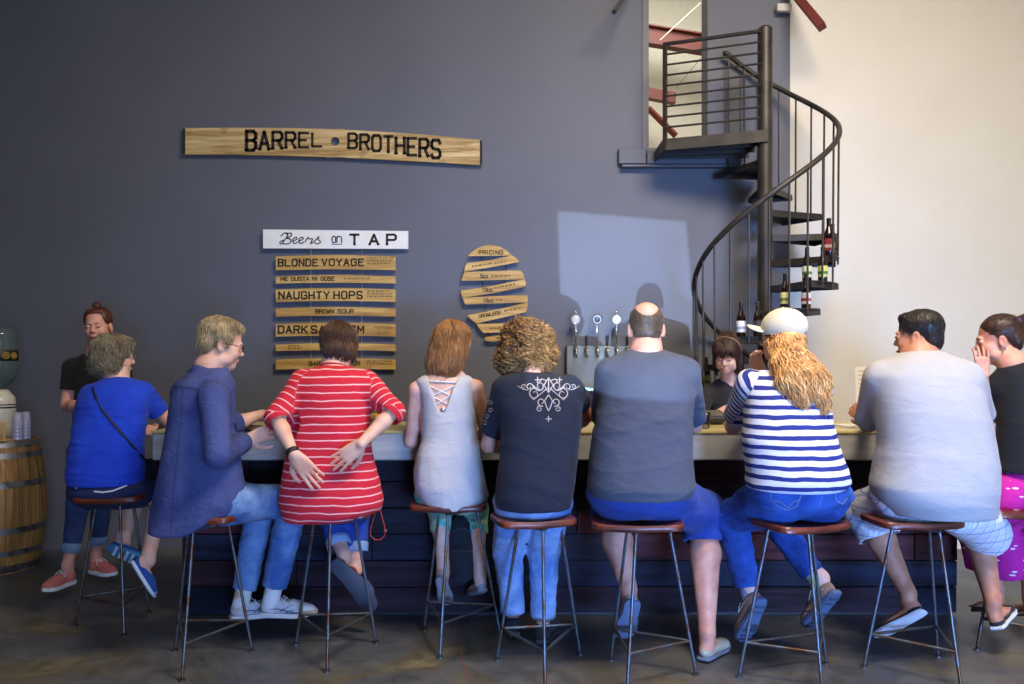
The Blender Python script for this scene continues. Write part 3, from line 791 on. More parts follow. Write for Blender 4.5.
# tap list
tl = empty('tap_list_sign', W(335, 369, YW-.03), 'hanging tap list of seven wooden staves under a white header board', 'sign')
yt = YW-.05
board('header_board', [(263, 248.3), (408, 248.8), (408, 231), (263, 229.4)], yt, .03, plain('f2f0ea', .6), tl)
m = MB()
for i, (px, c) in enumerate(zip((350, 369.5, 387), 'TAP')): letter(m, c, px, px+8.8, 244.6, 234.6, yt-.003, .22)
m.build('lettering', M_ink, tl)
m = MB(); letter(m, 'o', 332, 335.6, 242.5, 233.5, yt-.003, .12, False); letter(m, 'n', 337, 341.5, 242.5, 233.5, yt-.003, .12, False)
for p in ([(331.5, 244.2), (342, 244.2)],): m.tube([W(*q, yt-.002) for q in p], .003, 4)
def scr(pts, r=.0045):
    pp = [];
    P0 = [np.array(p, float) for p in pts]; P0 = [P0[0]]+P0+[P0[-1]]
    for i in range(1, len(P0)-2):
        for t_ in np.linspace(0, 1, 6, endpoint=False):
            a, b, c_, d_ = P0[i-1:i+3]; pp.append(.5*((2*b)+(-a+c_)*t_+(2*a-5*b+4*c_-d_)*t_*t_+(-a+3*b-3*c_+d_)*t_**3))
    pp.append(P0[-2]); m.tube([W(*p, yt-.002) for p in pp], r, 5)
scr([(281, 236.5), (284, 233.2), (288, 234), (284, 241), (281, 244), (280, 242), (284, 240)]); scr([(286, 234), (291, 233), (291, 236), (286.5, 238), (291, 239.5), (289, 243.5), (283, 243.8)])
for ox in (0, 6.2): scr([(292+ox, 241.5), (297+ox, 239), (296+ox, 237), (293+ox, 239.5), (294+ox, 243.4), (298+ox, 242)])
scr([(305, 242), (308, 237.5), (309, 239), (312.5, 239), (310.5, 243.5), (314, 242)]); scr([(314, 242), (319, 236.5), (318, 239), (320.5, 242), (317, 244), (315, 242.6)])
m.build('script_lettering', M_ink, tl)
BR = [(255, 269.6), (275, 283), (288, 301.4), (307, 316), (322.5, 336), (343, 350.5), (358, 369)]
LT = [[('BLONDE', 278.5, 317.5, 265.8, 259.3, .21, 1), ('VOYAGE', 322, 363.5, 265.5, 259, .21, 1)], [('ME GUSTA', 281, 309, 280.6, 277, .2, 0), ('MI GOSE', 312.5, 334.5, 280.4, 276.8, .2, 0)],
 [('NAUGHTY', 279, 329, 298.6, 291.8, .21, 1), ('HOPS', 334, 362, 298.4, 291.6, .21, 1)], [('BROWN', 315.6, 333.5, 313.4, 309.6, .2, 0), ('SOUR', 338, 353.5, 313.2, 309.4, .2, 0)],
 [('DARK', 278.5, 307, 333, 326, .21, 1), ('SARCASM', 311.5, 363.5, 333, 326, .21, 1)], [], [('BARREL', 309, 333, 365.5, 361.5, .2, 0), ('SOUR', 344, 360, 365.5, 361.5, .2, 0)]]
FT = [(258, 264, 367, 391), (278.4, 280, 344, 370), (291, 297, 367, 391), None, None, (345.6, 349, 288, 300), (361, 365, 367, 391)]
for i, (a, b) in enumerate(BR):
    top = [(x, a+1.6-1.6*math.sin(PI*(x-275.7)/120)) for x in np.linspace(395.5, 275.7, 13)]
    bot = [(x, b-.2-1.0*math.sin(PI*(x-275.7)/120)+.8) for x in np.linspace(275.7, 395.5, 13)]
    bo = board('stave_board', bot+top, yt, .022, M_stave2, tl)
    if LT[i]:
        m = MB()
        for s_, x0_, x1_, yb_, yt_, t_, sl_ in LT[i]: text(m, s_, x0_, x1_, yb_, yt_, yt-.003, t_, bool(sl_), .5 if sl_ else .4)
        m.build('lettering', M_ink, bo)
    f2 = MB()
    if i == 4: text(f2, 'PORTER', 374, 391, 328.8, 326, yt-.003, .14, False); text(f2, '6.0%', 378, 389, 334, 331, yt-.003, .14, False)
    if FT[i]:
        y0_, y1_, x0_, x1_ = FT[i]
        for yy in np.arange(y0_, y1_+.1, 2.6):
            x = x0_
            while x < x1_: 
                l = random.uniform(1.2, 4); f2.prism([W(*q, yt-.003) for q in ((x, yy+.8), (x+l, yy+.8), (x+l, yy-.6), (x, yy-.6))], (0, 0, 0), (0, .003, 0)); x += l+random.uniform(.7, 1.6)
    if f2.v: f2.build('faint_lettering', M_faint, bo)
for cx in (310.8, 361.8):
    m = MB(); y0, y1 = 248, 359; n = 34
    for i in range(n):
        py = y0+(y1-y0)*(i+.5)/n; c_ = W(cx, py, yt+.03); L = (y1-y0)/n/F*yt*.62
        a = (0, 1)[i % 2]
        m.tube([c_+V(.006*math.cos(th)*(1-a), .006*math.cos(th)*a, L*math.sin(th)) for th in np.linspace(0, 2*PI, 8, endpoint=False)], .0016, 4, closed=True)
    m.build('chain', metal('c8c8cc', .3), tl)
# pricing sign
pr = empty('pricing_sign', W(495, 342, YW-.03), 'oval price board of slanted staves beside the curly haired head', 'sign')
C3 = lambda pts: [(440+x/5.7, 230+y/5.7) for x, y in pts]
ov = [[(160, 148), (178, 128), (205, 108), (240, 93), (275, 86), (310, 87), (345, 97), (380, 116), (410, 146)],
 [(138, 238), (142, 212), (152, 190), (300, 168), (412, 145), (435, 160), (453, 182), (300, 210)],
 [(122, 290), (128, 262), (140, 240), (300, 233), (460, 231), (475, 250), (484, 280), (300, 285)],
 [(128, 386), (120, 365), (122, 345), (300, 318), (482, 280), (490, 300), (487, 322), (310, 358)],
 [(145, 424), (135, 405), (130, 386), (320, 376), (500, 370), (501, 390), (500, 412), (320, 418)],
 [(208, 533), (180, 512), (155, 486), (330, 452), (500, 412), (500, 440), (490, 468), (350, 500)],
 [(248, 587), (225, 562), (208, 536), (320, 533), (430, 530), (415, 556), (395, 580), (320, 584)],
 [(262, 632), (255, 618), (260, 610), (340, 598), (385, 590), (372, 612), (352, 632), (300, 636)]]
for p in ov: board('stave_board', C3(p), yt, .02, M_stave2, pr)
m = MB(); c3 = lambda x: 440+x/5.7; d3 = lambda y: 230+y/5.7
text(m, 'PRICING', c3(222), c3(358), d3(138), d3(117), yt-.003, .2, False, .4)
text(m, '5oz', c3(230), c3(272), d3(272), d3(252), yt-.003, .2, False, .4); text(m, '10oz', c3(240), c3(298), d3(350), d3(330), yt-.003, .2, False, .4)
text(m, '16oz', c3(246), c3(304), d3(410), d3(391), yt-.003, .2, False, .4)
text(m, 'GROWLERS', c3(222), c3(345), d3(490), d3(472), yt-.003, .18, False, sh=lambda px: -(px-490)*.2)
m.build('lettering', M_ink, pr)
f2 = MB()
for x, e, y, sl in ((182, 300, 208, -.17), (308, 370, 190, -.17), (290, 400, 262, -.02), (310, 420, 330, -.2), (318, 360, 398, -.02), (365, 450, 462, -.2), (285, 345, 560, 0)):
    X0 = x
    while x < e: l = random.uniform(8, 22); yy = y+(x-X0)*sl; f2.prism([W(*q, yt-.003) for q in C3([(x, yy+5), (x+l, yy+5+l*sl), (x+l, yy-5+l*sl), (x, yy-5)])], (0, 0, 0), (0, .003, 0)); x += l+6
f2.build('faint_lettering', M_faint, pr)
m = MB()
for p in ([(235, 145), (245, 330), (268, 520), (290, 640)], [(390, 130), (360, 330), (380, 520), (360, 620)]): m.tube([W(*q, yt+.024) for q in C3(p)], .003, 5)
m.build('hanging_wire', metal('55555a'), pr)
# ------------------------------------------------------------------ bar
YB0, YB1, ZB, ZU = 4.40, 5.10, 1.09, .925
BX0, BX1 = -1.98, 2.60
t = NT('stained_planks'); t.set(.7); t.b.inputs['Specular IOR Level'].default_value = .25; g = t.n('ShaderNodeNewGeometry'); v = t.coord((1.2, 18, 20)); n = t.noise(v, 1, 6, .65, .8)
base = t.ramp(g.outputs['Random Per Island'], [(0, '2c1a26'), (.16, '1a1e34'), (.32, '44202c'), (.48, '18203a'), (.62, '341c28'), (.76, '4c2632'), (.9, '1c1a28')], 'CONSTANT')
t.col(t.mix(.8, base, t.ramp(n, [(.36, '3c3c3c'), (.48, 'b0b0b4'), (.62, 'ffffff')]), 'MULTIPLY')); t.bump(n, .6, .008); M_plank = t.m
bar = empty('bar_counter', (.3, 4.6, 0), 'long tasting bar of dark stained planks with a thick grey counter edge', 'bar counter')
t = NT('zinc_edge'); t.set(.5); v = t.coord((1.4, 8, 8)); n = t.noise(v, 1.6, 5, .6, .4)
t.col(t.ramp(n, [(.3, '7e7f80'), (.6, 'a09f9b'), (.75, 'b0aea8')])); t.bump(n, .1, .003); M_edge = t.m
MB().box((BX0, YB0, ZU), (BX1, YB0+.05, ZB-.006), .006).box((BX0, YB0+.05, ZU), (BX0+.05, YB1, ZB-.006), .006).build('counter_edge', M_edge, bar)
t = NT('counter_top'); t.set(.3); v = t.coord((1.2, 10, 10)); n = t.noise(v, 1.5, 5, .6, .5)
t.col(t.ramp(n, [(.3, '9a8a58'), (.55, 'b8a970'), (.75, 'c8ba84')])); M_top = t.m
MB().box((BX0-.005, YB0-.006, ZB-.02), (BX1, YB1, ZB), .005).build('worktop', M_top, bar)
m = MB(); z = .02; i = 0; H = .152
while z < ZU-.02:
    x = BX0+.1-random.uniform(0, .9); first = True
    while x < BX1-.05:
        L = random.uniform(.7, 1.9); a, b = max(x, BX0+.1), min(x+L, BX1-.03)
        if b-a > .03: m.box((a+.002, 4.615+random.uniform(-.006, .006), z), (b-.002, 4.65, min(z+H-.005, ZU)), .003)
        x += L
    z += H
m.build('plank_front', M_plank, bar)
m = MB(); z = .02
while z < ZU-.02:
    m.box((BX0+.075, 4.62, z), (BX0+.1, YB1-.1, min(z+H-.005, ZU)), .003); z += H
m.build('end_planks', M_plank, bar)
MB().box((BX0+.1, 4.65, 0), (BX1-.05, 4.70, ZU)).build('carcass', M_black, bar)
# shelf under the wall taps, tap panel
tp = empty('beer_tap_wall', W(612, 392, YW-.1), 'stainless beer tap panel on the dark wall with round pressure medallions', 'beer taps')
X = lambda px, y: (px-512)/F*y
Z = lambda py, y: HC+(HY-py)/F*y
yp = YW-.06
MB().box((X(566.5, yp), yp, Z(388, yp)), (X(657, yp), YW-.002, Z(345.5, yp)), .004).build('panel', metal('8d8776', .4), tp)
MB().box((X(570, 6.05), 6.05, Z(391.5, 6.05)), (X(657, 6.05), YW-.06, Z(387.5, 6.05)), .004).build('drip_tray', metal('d8dadf', .25), tp)
for i, px in enumerate((575.7, 586.3, 597, 607, 616.5, 627, 637, 647)):
    fc = MB(); yf = yp; c0 = W(px, 350, yf)
    fc.tube([c0+V(0, .01, 0), c0+V(0, -.055, 0)], [.014, .011], 12); fc.tube([c0+V(0, -.05, .02), c0+V(0, -.056, -.01), c0+V(0, -.075, -.06)], [.011, .010, .007], 10)
    fo = fc.build('faucet', metal('c9c4b8', .2), tp, smooth=True)
    if i % 2 == 0 and i < 5:
        h = MB(); top = W(px, 310, yf-.05); b0 = W(px, 347, yf-.05)
        h.tube([b0, b0*.5+top*.5, top-V(0, 0, .02), top], [.008, .0085, .007, .0055], 10)
        h.build('tap_handle', metal('dddcd6', .18), fo, smooth=True)
        md = MB(); c1 = W(px, 319.5, yf-.05); M_ = Matrix.Rotation(PI/2, 4, 'X')
        md.lathe([(.001, .014), (.026, .013), (.034, .009), (.036, .0), (.034, -.008), (.001, -.009)], c1, 28, M_)
        md.build('medallion', plain('cfd3d8', .3), fo, smooth=True)
        r_ = MB(); r_.lathe([(.034, .010), (.037, .012), (.038, .006), (.035, .002)], c1, 28, M_)
        if i == 2: r_.lathe([(.018, .0145), (.024, .0155), (.025, .013)], c1, 24, M_)
        r_.build('medallion_ring', metal('8a8a88' if i != 2 else '3a3a3a', .3), fo, smooth=True)
    elif i % 2:
        h = MB(); b0 = W(px, 346, yf-.05); h.tube([b0, b0+V(0, 0, .03), b0+V(0, 0, .07), b0+V(0, 0, .078)], [.008, .011, .013, .008], 10)
        h.build('tap_handle', plain('18181a', .4), fo, smooth=True)
kc = empty('keg_cabinet', (X(612, 6.1), 6.1, 0), 'dark blue low cabinet under the beer tap wall', 'cabinet')
MB().box((X(566, 6.0), 6.0, .0), (X(660, 6.0), YW-.003, Z(393, 6.0)), .005).build('body', plain('1b2440', .5), kc)
for a, b in ((568, 612), (614, 658)): 
    d = MB().box((X(a, 5.99), 5.985, .09), (X(b, 5.99), 5.999, Z(396, 5.99)), .003).build('door', plain('202a4a', .45), kc)
    MB().tube([V(X(b-3, 5.97), 5.965, .9), V(X(b-3, 5.97), 5.965, 1.05)], .006, 8).build('handle', metal('a8a8a8'), d)
# ------------------------------------------------------------------ spiral stair
AX, AY = 1.815, 5.74; RO = .495; M_steel = metal('3b352e', .5); M_steel = NT('stair_steel'); M_steel.set(.45, .3); M_steel.col(M_steel.ramp(M_steel.noise(M_steel.coord(), 9, 4), [(.3, '2b2723'), (.7, '423b33')])); M_steel = M_steel.m
st = empty('spiral_staircase', (AX, AY, 0), 'dark steel spiral staircase climbing to the upper doorway', 'staircase')
MB().lathe([(.052, 0), (.052, 3.86), (.04, 3.875), (.0005, 3.88)], (AX, AY, 0), 24).lathe([(.14, 0), (.14, .012), (.052, .013)], (AX, AY, 0), 24).build('pole', M_steel, st, auto=.6)
RISE, ZL = .185, 3.12
def ang(k): return math.radians(112-30*(k-1))       # measured from +X towards the viewer
def pol(a, r, z): return V(AX+r*math.cos(a), AY-r*math.sin(a), z)
bottles_at = {}
for k in range(-7, 9):
    z = ZL-RISE*(9-k)
    if z < .1: continue
    a = ang(k); m = MB(); hw = math.radians(19)
    poly = [pol(a+.5, .05, z), pol(a+hw, RO, z)]+[pol(a+hw*q, RO, z) for q in (.5, 0, -.5)]+[pol(a-hw, RO, z), pol(a-.5, .05, z)]
    m.prism(poly, (0, 0, 0), (0, 0, -.008))
    for q in (1, -1): m.prism([pol(a+.5*q, .05, z-.006), pol(a+hw*q, RO, z-.006), pol(a+hw*q, RO, z-.045), pol(a+.5*q, .05, z-.045)], (0, 0, 0), (.004, .004, 0))
    m.prism([pol(a+hw, RO, z-.006), pol(a-hw, RO, z-.006), pol(a-hw, RO, z-.045), pol(a+hw, RO, z-.045)], (0, 0, 0), (.004, 0, 0))
    m.build('tread', M_steel, st)
# landing
L0 = [V(AX+.0, AY-.07, ZL), V(X(663, AY+.17), AY+.17, ZL), V(X(663, AY+.17)-.0, YW-.004, ZL), V(AX+.02, YW-.004, ZL)]
m = MB(); m.prism(L0, (0, 0, 0), (0, 0, -.012))
for a, b in ((0, 1), (1, 2)): m.prism([L0[a]-V(0, 0, .01), L0[b]-V(0, 0, .01), L0[b]-V(0, 0, .085), L0[a]-V(0, 0, .085)], (0, 0, 0), (.006, .006, 0))
for q in (.28, .55, .8):
    a = L0[0]*(1-q)+L0[3]*q; b = L0[1]*(1-q)+L0[2]*q; m.prism([a-V(0, 0, .012), b-V(0, 0, .012), b-V(0, 0, .07), a-V(0, 0, .07)], (0, 0, 0), (0, .006, 0))
m.build('landing', M_steel, st)
m = MB(); A_, B_ = L0[0]*.97+L0[1]*.03+V(-.03, 0, 0), L0[1]+V(.015, 0, 0); RH = .70
for i in range(9):
    z = .085+i*(RH-.085)/8*1.0; m.tube([A_+V(0, 0, z), B_+V(0, 0, z)], .008 if i < 8 else .015, 8)
m.tube([B_+V(0, 0, -.08), B_+V(0, 0, RH+.01)], .018, 4); m.build('landing_rail', M_steel, st)
# handrail and balusters follow the outside of the treads
hl = []
for k in np.linspace(-4.9, 8.3, 110): hl.append(pol(ang(k), RO+.0, ZL-RISE*(9-k)+.88))
m = MB(); m.tube(hl+[hl[-1]+V(-.03, 0, .0)], .019, 10); m.build('handrail', M_steel, st, smooth=True)
for k in range(-5, 9):
    for q in (-.25, .25):
        z = ZL-RISE*(9-k); 
        if z < .1: continue
        a = ang(k+q); MB().tube([pol(a, RO-.006, z-.04), pol(a, RO, ZL-RISE*(9-k-q)+.87)], .0075, 6).build('baluster', M_steel, st)
# bottles on the treads
def bottle(k, r, da, label, lab_c='d8d0b0', lab2='3a5a30', h=.235, dark='2a1410'):
    z = ZL-RISE*(9-k); p = pol(ang(k)+math.radians(da), r, z); o = empty('beer_bottle', p, label, 'bottle', 'beer bottles standing on the stair treads')
    s = h/.235
    MB().lathe([(.001, .002), (.028*s, 0), (.0305*s, .006), (.0305*s, .125*s), (.027*s, .145*s), (.016*s, .175*s), (.0125*s, .195*s), (.0125*s, .225*s), (.0005, .2255*s)], p, 20).build('glass_body', BOT, o, smooth=True)
    MB().lathe([(.0312*s, .03*s), (.0314*s, .031*s), (.0314*s, .105*s), (.0312*s, .106*s)], p, 20).build('label', plain(lab_c, .6), o, smooth=True)
    MB().lathe([(.0318*s, .05*s), (.0319*s, .051*s), (.0319*s, .068*s), (.0318*s, .069*s)], p, 20).build('label_band', plain(lab2, .6), o, smooth=True)
    MB().lathe([(.0128*s, .190*s), (.0138*s, .192*s), (.0138*s, .222*s), (.0145*s, .224*s), (.0145*s, .232*s), (.011*s, .236*s), (.0005, .2365*s)], p, 20).build('cap', plain('20201e', .4), o, smooth=True)
BOT = NT('brown_glass'); BOT.set(.08); BOT.col('1d0d08'); BOT.b.inputs['Coat Weight'].default_value = .5; BOT = BOT.m
bottle(1, .44, 16, 'white labelled bottle on the stair tread left of the pale cap', 'dcdce0', '9aa0b0'); bottle(1, .41, 2, 'dark labelled bottle beside the white labelled one, above the cap brim', '30302c', 'a09050')
bottle(2, .42, 8, 'yellow labelled bottle above the cap, left one of its tread', 'c8c078', '5a7030'); bottle(2, .43, -12, 'bottle with white and red label above the cap', 'd8d4d0', 'a02828')
bottle(3, .38, 10, 'bottle with green and cream label, left one of the second highest occupied tread', 'd0cc98', '4e7a38'); bottle(3, .45, 0, 'bottle with yellow-green label next to the outer balusters', 'c8c468', '3f6a2c')
bottle(4, .44, 14, 'tall bottle with red label on the highest occupied tread', '8a2020', 'c8a8a0', .26); bottle(4, .45, 1, 'amber bottle in the middle of the highest occupied tread', '6a5a28', '303018'); bottle(4, .44, -13, 'bottle with red and white label at the outer end of the highest occupied tread', 'a83030', 'd8d0d0')
bottle(-1, .44, 0, 'green labelled bottle on a low tread beside the bartender', '98a048', '4a5a20'); bottle(-2, .46, 0, 'yellow labelled bottle on a low tread behind the bartender', 'c0b850', '40401a')
# ------------------------------------------------------------------ barrel with things on it
bc = V(-3.70, 5.72, 0); HB = .925
def br(z): q = (z-HB/2)/(HB/2); return .272+.052*(1-q*q)
bl = empty('wine_barrel', bc, 'oak barrel with steel hoops standing by the dark wall', 'barrel')
m = MB(); prof = [(br(z), z) for z in np.linspace(0, HB, 24)]
m.lathe(prof+[(.25, HB), (.25, HB-.03), (.0005, HB-.03)], bc, 56)
t = NT('oak_staves'); t.set(.55); tc = t.n('ShaderNodeTexCoord'); sp = t.n('ShaderNodeSeparateXYZ'); t.l(tc.outputs['Object'], sp.inputs[0])
an = t.math('ARCTAN2', sp.outputs[0], sp.outputs[1]); fr = t.math('FRACT', t.math('MULTIPLY', an, 24/(2*PI)*1.0)); gap = t.math('LESS_THAN', fr, .045)
nn_ = t.n('ShaderNodeTexWhiteNoise', noise_dimensions='1D'); t.l(t.math('FLOOR', t.math('MULTIPLY', an, 24/(2*PI))), nn_.inputs['W'])
n = t.noise(t.coord((26, 26, 1.6)), 1, 5, .6, .6); cc = t.ramp(n, [(.3, '6e4a26'), (.52, 'a5793f'), (.7, 'bb9256')])
cc = t.mix(.35, cc, t.ramp(nn_.outputs[0], [(0, '909090'), (1, 'ffffff')]), 'MULTIPLY'); t.col(t.mix(gap, cc, '20140a')); t.bump(t.math('SUBTRACT', n, gap), .4, .006)
m.build('staves', t.m, bl, auto=.7)
M_hoop = metal('8d9096', .4, '6a6258')
for z0, z1 in ((.875, .915), (.80, .84), (.60, .645), (.28, .325), (.125, .165), (.01, .06)):
    MB().lathe([(br(z0)+.001, z0), (br(z0)+.004, z0+.001), (br(z1)+.004, z1-.001), (br(z1)+.001, z1)], bc, 56).build('hoop', M_hoop, bl, auto=.7)
BOTG = NT('bottle_glass'); BOTG.set(.08); BOTG.col('6f7f80'); BOTG.b.inputs['Transmission Weight'].default_value = .55; BOTG = BOTG.m
wc = V(-3.725, 5.80, HB-.03)
wd = empty('water_dispenser', wc, 'cream ceramic water dispenser with an upturned glass bottle on the barrel', 'water dispenser')
zc = lambda py: Z(py, 5.80)-wc[2]
MB().lathe([(.09, 0), (.10, .01), (.108, .1), (.112, .2), (.112, zc(402)-0), (.105, zc(397)), (.07, zc(391)), (.055, zc(389)), (.05, zc(390)-.02), (.0005, zc(390)-.025)], wc, 40).build('crock', plain('d9d2bd', .25), wd, smooth=True)
MB().lathe([(.1125, zc(408)), (.1135, zc(407.6)), (.1135, zc(406.8)), (.1125, zc(406.4))], wc, 40).lathe([(.1125, zc(405)), (.1135, zc(404.8)), (.1135, zc(404)), (.1125, zc(403.8))], wc, 40).build('painted_band', plain('2a2a3a', .3), wd, smooth=True)
MB().lathe([(.04, zc(392)), (.045, zc(388)), (.09, zc(382)), (.122, zc(376)), (.125, zc(366)), (.122, zc(345)), (.124, zc(335)), (.11, zc(328.5)), (.06, zc(326.5)), (.0005, zc(326.8))], wc, 40).build('glass_bottle', BOTG, wd, smooth=True)
MB().lathe([(.1245, zc(361)), (.1265, zc(360.8)), (.1265, zc(350.4)), (.1245, zc(350))], wc, 40).build('label', plain('17140f', .5), wd, smooth=True)
m = MB()
for a in (-1.1, -.62, -.15): 
    for rr_, r2 in ((.019, .024), (.0, .012)):
        c_ = wc+V(.1275*math.cos(a), .1275*math.sin(a), zc(355.6)); d = V(-math.sin(a), math.cos(a), 0)
        m.tube([c_+d*(.022 if rr_ else .009)*math.cos(q)+V(0, 0, (.022 if rr_ else .009)*math.sin(q)) for q in np.linspace(0, 2*PI, 14, endpoint=False)], .003, 5, closed=True)
m.build('label_emblem', plain('c79a2e', .4), wd)
MB().tube([wc+V(.02, -.105, .07), wc+V(.02, -.15, .07), wc+V(.02, -.155, .05)], .01, 8).build('spigot', plain('e8e8e4', .3), wd)
for i, (px, lab) in enumerate(((17.5, 'nearer stack of upturned clear tumblers on the barrel'), (24, 'second stack of upturned clear tumblers beside the wall on the barrel'))):
    c_ = V(X(px, 5.6+.06*i), 5.60+.08*i, HB+.001); o = empty('tumbler_stack', c_, lab, 'tumblers', 'tumbler stacks on the barrel')
    for j in range(5):
        z = .026*j; MB().lathe([(.033-.000*j, z), (.0335, z+.004), (.026, z+.088), (.0005, z+.09)], c_, 24).build('tumbler', plain('b4acc4', .2), o, smooth=True)
o = empty('wooden_caddy', V(-3.63, 5.49, HB), 'small slatted wooden caddy in front of the water dispenser', 'caddy')
mw = wood('a87a38', 'd0a05a', 'e0b878', 'z'); cx, cy = -3.525, 5.55
for dx in (-.05, -.015, .02): MB().box((cx+dx, cy-.05, HB+.012), (cx+dx+.02, cy-.04, HB+.13), .002).build('slat', mw, o)
MB().box((cx-.055, cy-.055, HB), (cx+.045, cy+.03, HB+.012), .002).build('base', mw, o)
# ------------------------------------------------------------------ stools
M_seat = wood('3c1a12', '5e2a1c', '7a3a26', 'x', .9, .35)
M_rod = metal('646c74', .45, '6a4a34')
def stool(cpx, cpy, feet, srot, label, size=(.42, .27)):
    """cpx: seat centre column, feet: three floor points in picture pixels"""
    Fp = [W(px, py, zfloor(py)) for px, py in feet]; c = sum(Fp)/3; top = .725
    o = empty('bar_stool', (c[0], c[1], 0), label, 'bar stool', 'bar stools along the tasting bar')
    M = Matrix.Translation((c[0]+cpx/F*c[1], c[1], 0)) @ Matrix.Rotation(math.radians(srot), 4, 'Z')
    hx, hy = size[0]/2, size[1]/2; m = MB(); N = 32; lay = []
    def outline(s):
        pts = []
        for i in range(N):
            a = 2*PI*i/N; e = .28
            ca, sa = math.cos(a), math.sin(a); x = math.copysign(abs(ca)**e, ca)*hx*s; y = math.copysign(abs(sa)**e, sa)*hy*s
            y += (-.018 if y < 0 else .0)*(1-abs(x/hx)) ; pts.append((x, y))
        return pts
    zz = [(.97, top-.031), (1., top-.026), (1., top-.006), (.97, top), (.8, top-.004), (.5, top-.010), (.2, top-.012)]
    for s, z in zz:
        for x, y in outline(s): m.v.append(tuple(M @ Vector((x, y, z+.006*(abs(x)/hx)**2))))
    for j in range(len(zz)-1):
        for i in range(N): a = j*N+i; b = j*N+(i+1) % N; m.f.append((a, b, b+N, a+N))
    m.f.append(tuple(range(N))[::-1]); m.f.append(tuple(range((len(zz)-1)*N, len(zz)*N)))
    m.build('seat', M_seat, o, auto=.7)
    tops = []
    for p in Fp:
        d = p-c; tp_ = c+d*.48; tp_[2] = top-.034; tops.append(tp_)
        g = MB(); ns = 26
        pts = [p*V(1, 1, 0)*(1-t_)+tp_*t_+V(0, 0, .008*(1-t_)) for t_ in np.linspace(0, 1, ns*2)]
        g.tube(pts, [.0085 if i % 2 else .0072 for i in range(ns*2)], 8)
        l = g.build('leg', M_rod, o, smooth=True)
        MB().tube([p*V(1, 1, 0)+V(0, 0, .0005), p*V(1, 1, 0)+V(0, 0, .008)], .017, 12).build('foot_pad', M_rod, l)
    hz = .16
    br_ = [p*(1-hz/(top-.034))+t_*(hz/(top-.034)) for p, t_ in zip(Fp, tops)]
    for i in range(3):
        a, b = br_[i].copy(), br_[(i+1) % 3].copy()
        g = MB(); ns = 24; g.tube([a*(1-t_)+b*t_ for t_ in np.linspace(0, 1, ns*2)], [.0078 if k % 2 else .0066 for k in range(ns*2)], 8); g.build('brace', M_rod, o, smooth=True)
    g = MB(); ts = [t_.copy() for t_ in tops]
    for i in range(3): g.tube([ts[i]-V(0, 0, .008), ts[(i+1) % 3]-V(0, 0, .008)], .007, 6)
    g.build('seat_support', M_rod, o)
    return c
S = {}
S[1] = stool(-4, 0, [(75, 626), (124, 636), (149, 613)], 8, 'bar stool under the woman in the royal blue tee', (.35, .26))
S[2] = stool(0, 0, [(175, 651), (182, 681), (252, 651)], -8, 'bar stool under the man in the long denim shirt', (.40, .28))
S[3] = stool(0, 0, [(296, 645), (327, 672), (376, 643)], 3, 'bar stool under the woman in the red striped top', (.40, .28))
S[4] = stool(-6, 0, [(424, 630), (440, 658), (500, 634)], 2, 'bar stool under the woman in the white tank top', (.40, .26))
S[5] = stool(-8, 0, [(497, 660), (545, 690), (580, 655)], 14, 'bar stool with reddish seat under the curly haired man', (.38, .28))
S[6] = stool(-8, 0, [(611, 660), (627, 692), (696, 675)], -4, 'bar stool under the balding man in blue shorts')
S[7] = stool(4, 0, [(739, 677), (822, 690), (826, 664)], 20, 'bar stool under the woman in the pale cap', (.39, .27))
S[8] = stool(-9, 0, [(864, 667), (961, 690), (938, 657)], 4, 'bar stool under the man in the white tee and plaid shorts', (.40, .27))
S[9] = stool(-6, 0, [(977, 650), (1050, 664), (1040, 640)], 8, 'bar stool under the woman in the magenta skirt, at the right edge')
# ------------------------------------------------------------------ people: joints are given as (column, row, distance)
def J_(**k): return {a: (W(*b) if isinstance(b, tuple) and len(b) == 3 and not isinstance(b[0], (tuple, list, np.ndarray)) else b) for a, b in k.items()}
def sleeve(vol, J, q, frac, r0, r1, k=.03, inner=.8):
    S_, E, Wr = J['sh'+q], J['el'+q], J['wr'+q]
    if frac <= 1:
        d = nrm(E-S_); end = S_+(E-S_)*frac; vol.cone(S_, end+d*.03, r0, r1, k)
    else:
        d = nrm(Wr-E); end = E+(Wr-E)*(frac-1); rm = (r0+r1)/2; vol.cone(S_, E, r0, rm, k); vol.cone(E, end+d*.03, rm, r1, .02)
    vol.cut(end, d, .10); vol.cone(end-d*.03, end+d*.08, r1*inner, r1*inner, .003, op='s'); return end
def trouser(vol, J, q, frac, r0, r1, r2, k=.04, R=.13):
    Hp, K, A = J['hip'+q], J['kn'+q], J['an'+q]
    if frac <= 1:
        d = nrm(K-Hp); end = Hp+(K-Hp)*frac; vol.cone(Hp, end+d*.04, r0, r2, k)
    else:
        d = nrm(A-K); end = K+(A-K)*(frac-1); vol.cone(Hp, K, r0, r1, k); vol.cone(K, end+d*.03, r1, r2, .025)
    vol.cut(end, d, R); vol.cone(end-d*.03, end+d*.1, r2*.82, r2*.82, .003, op='s'); return end
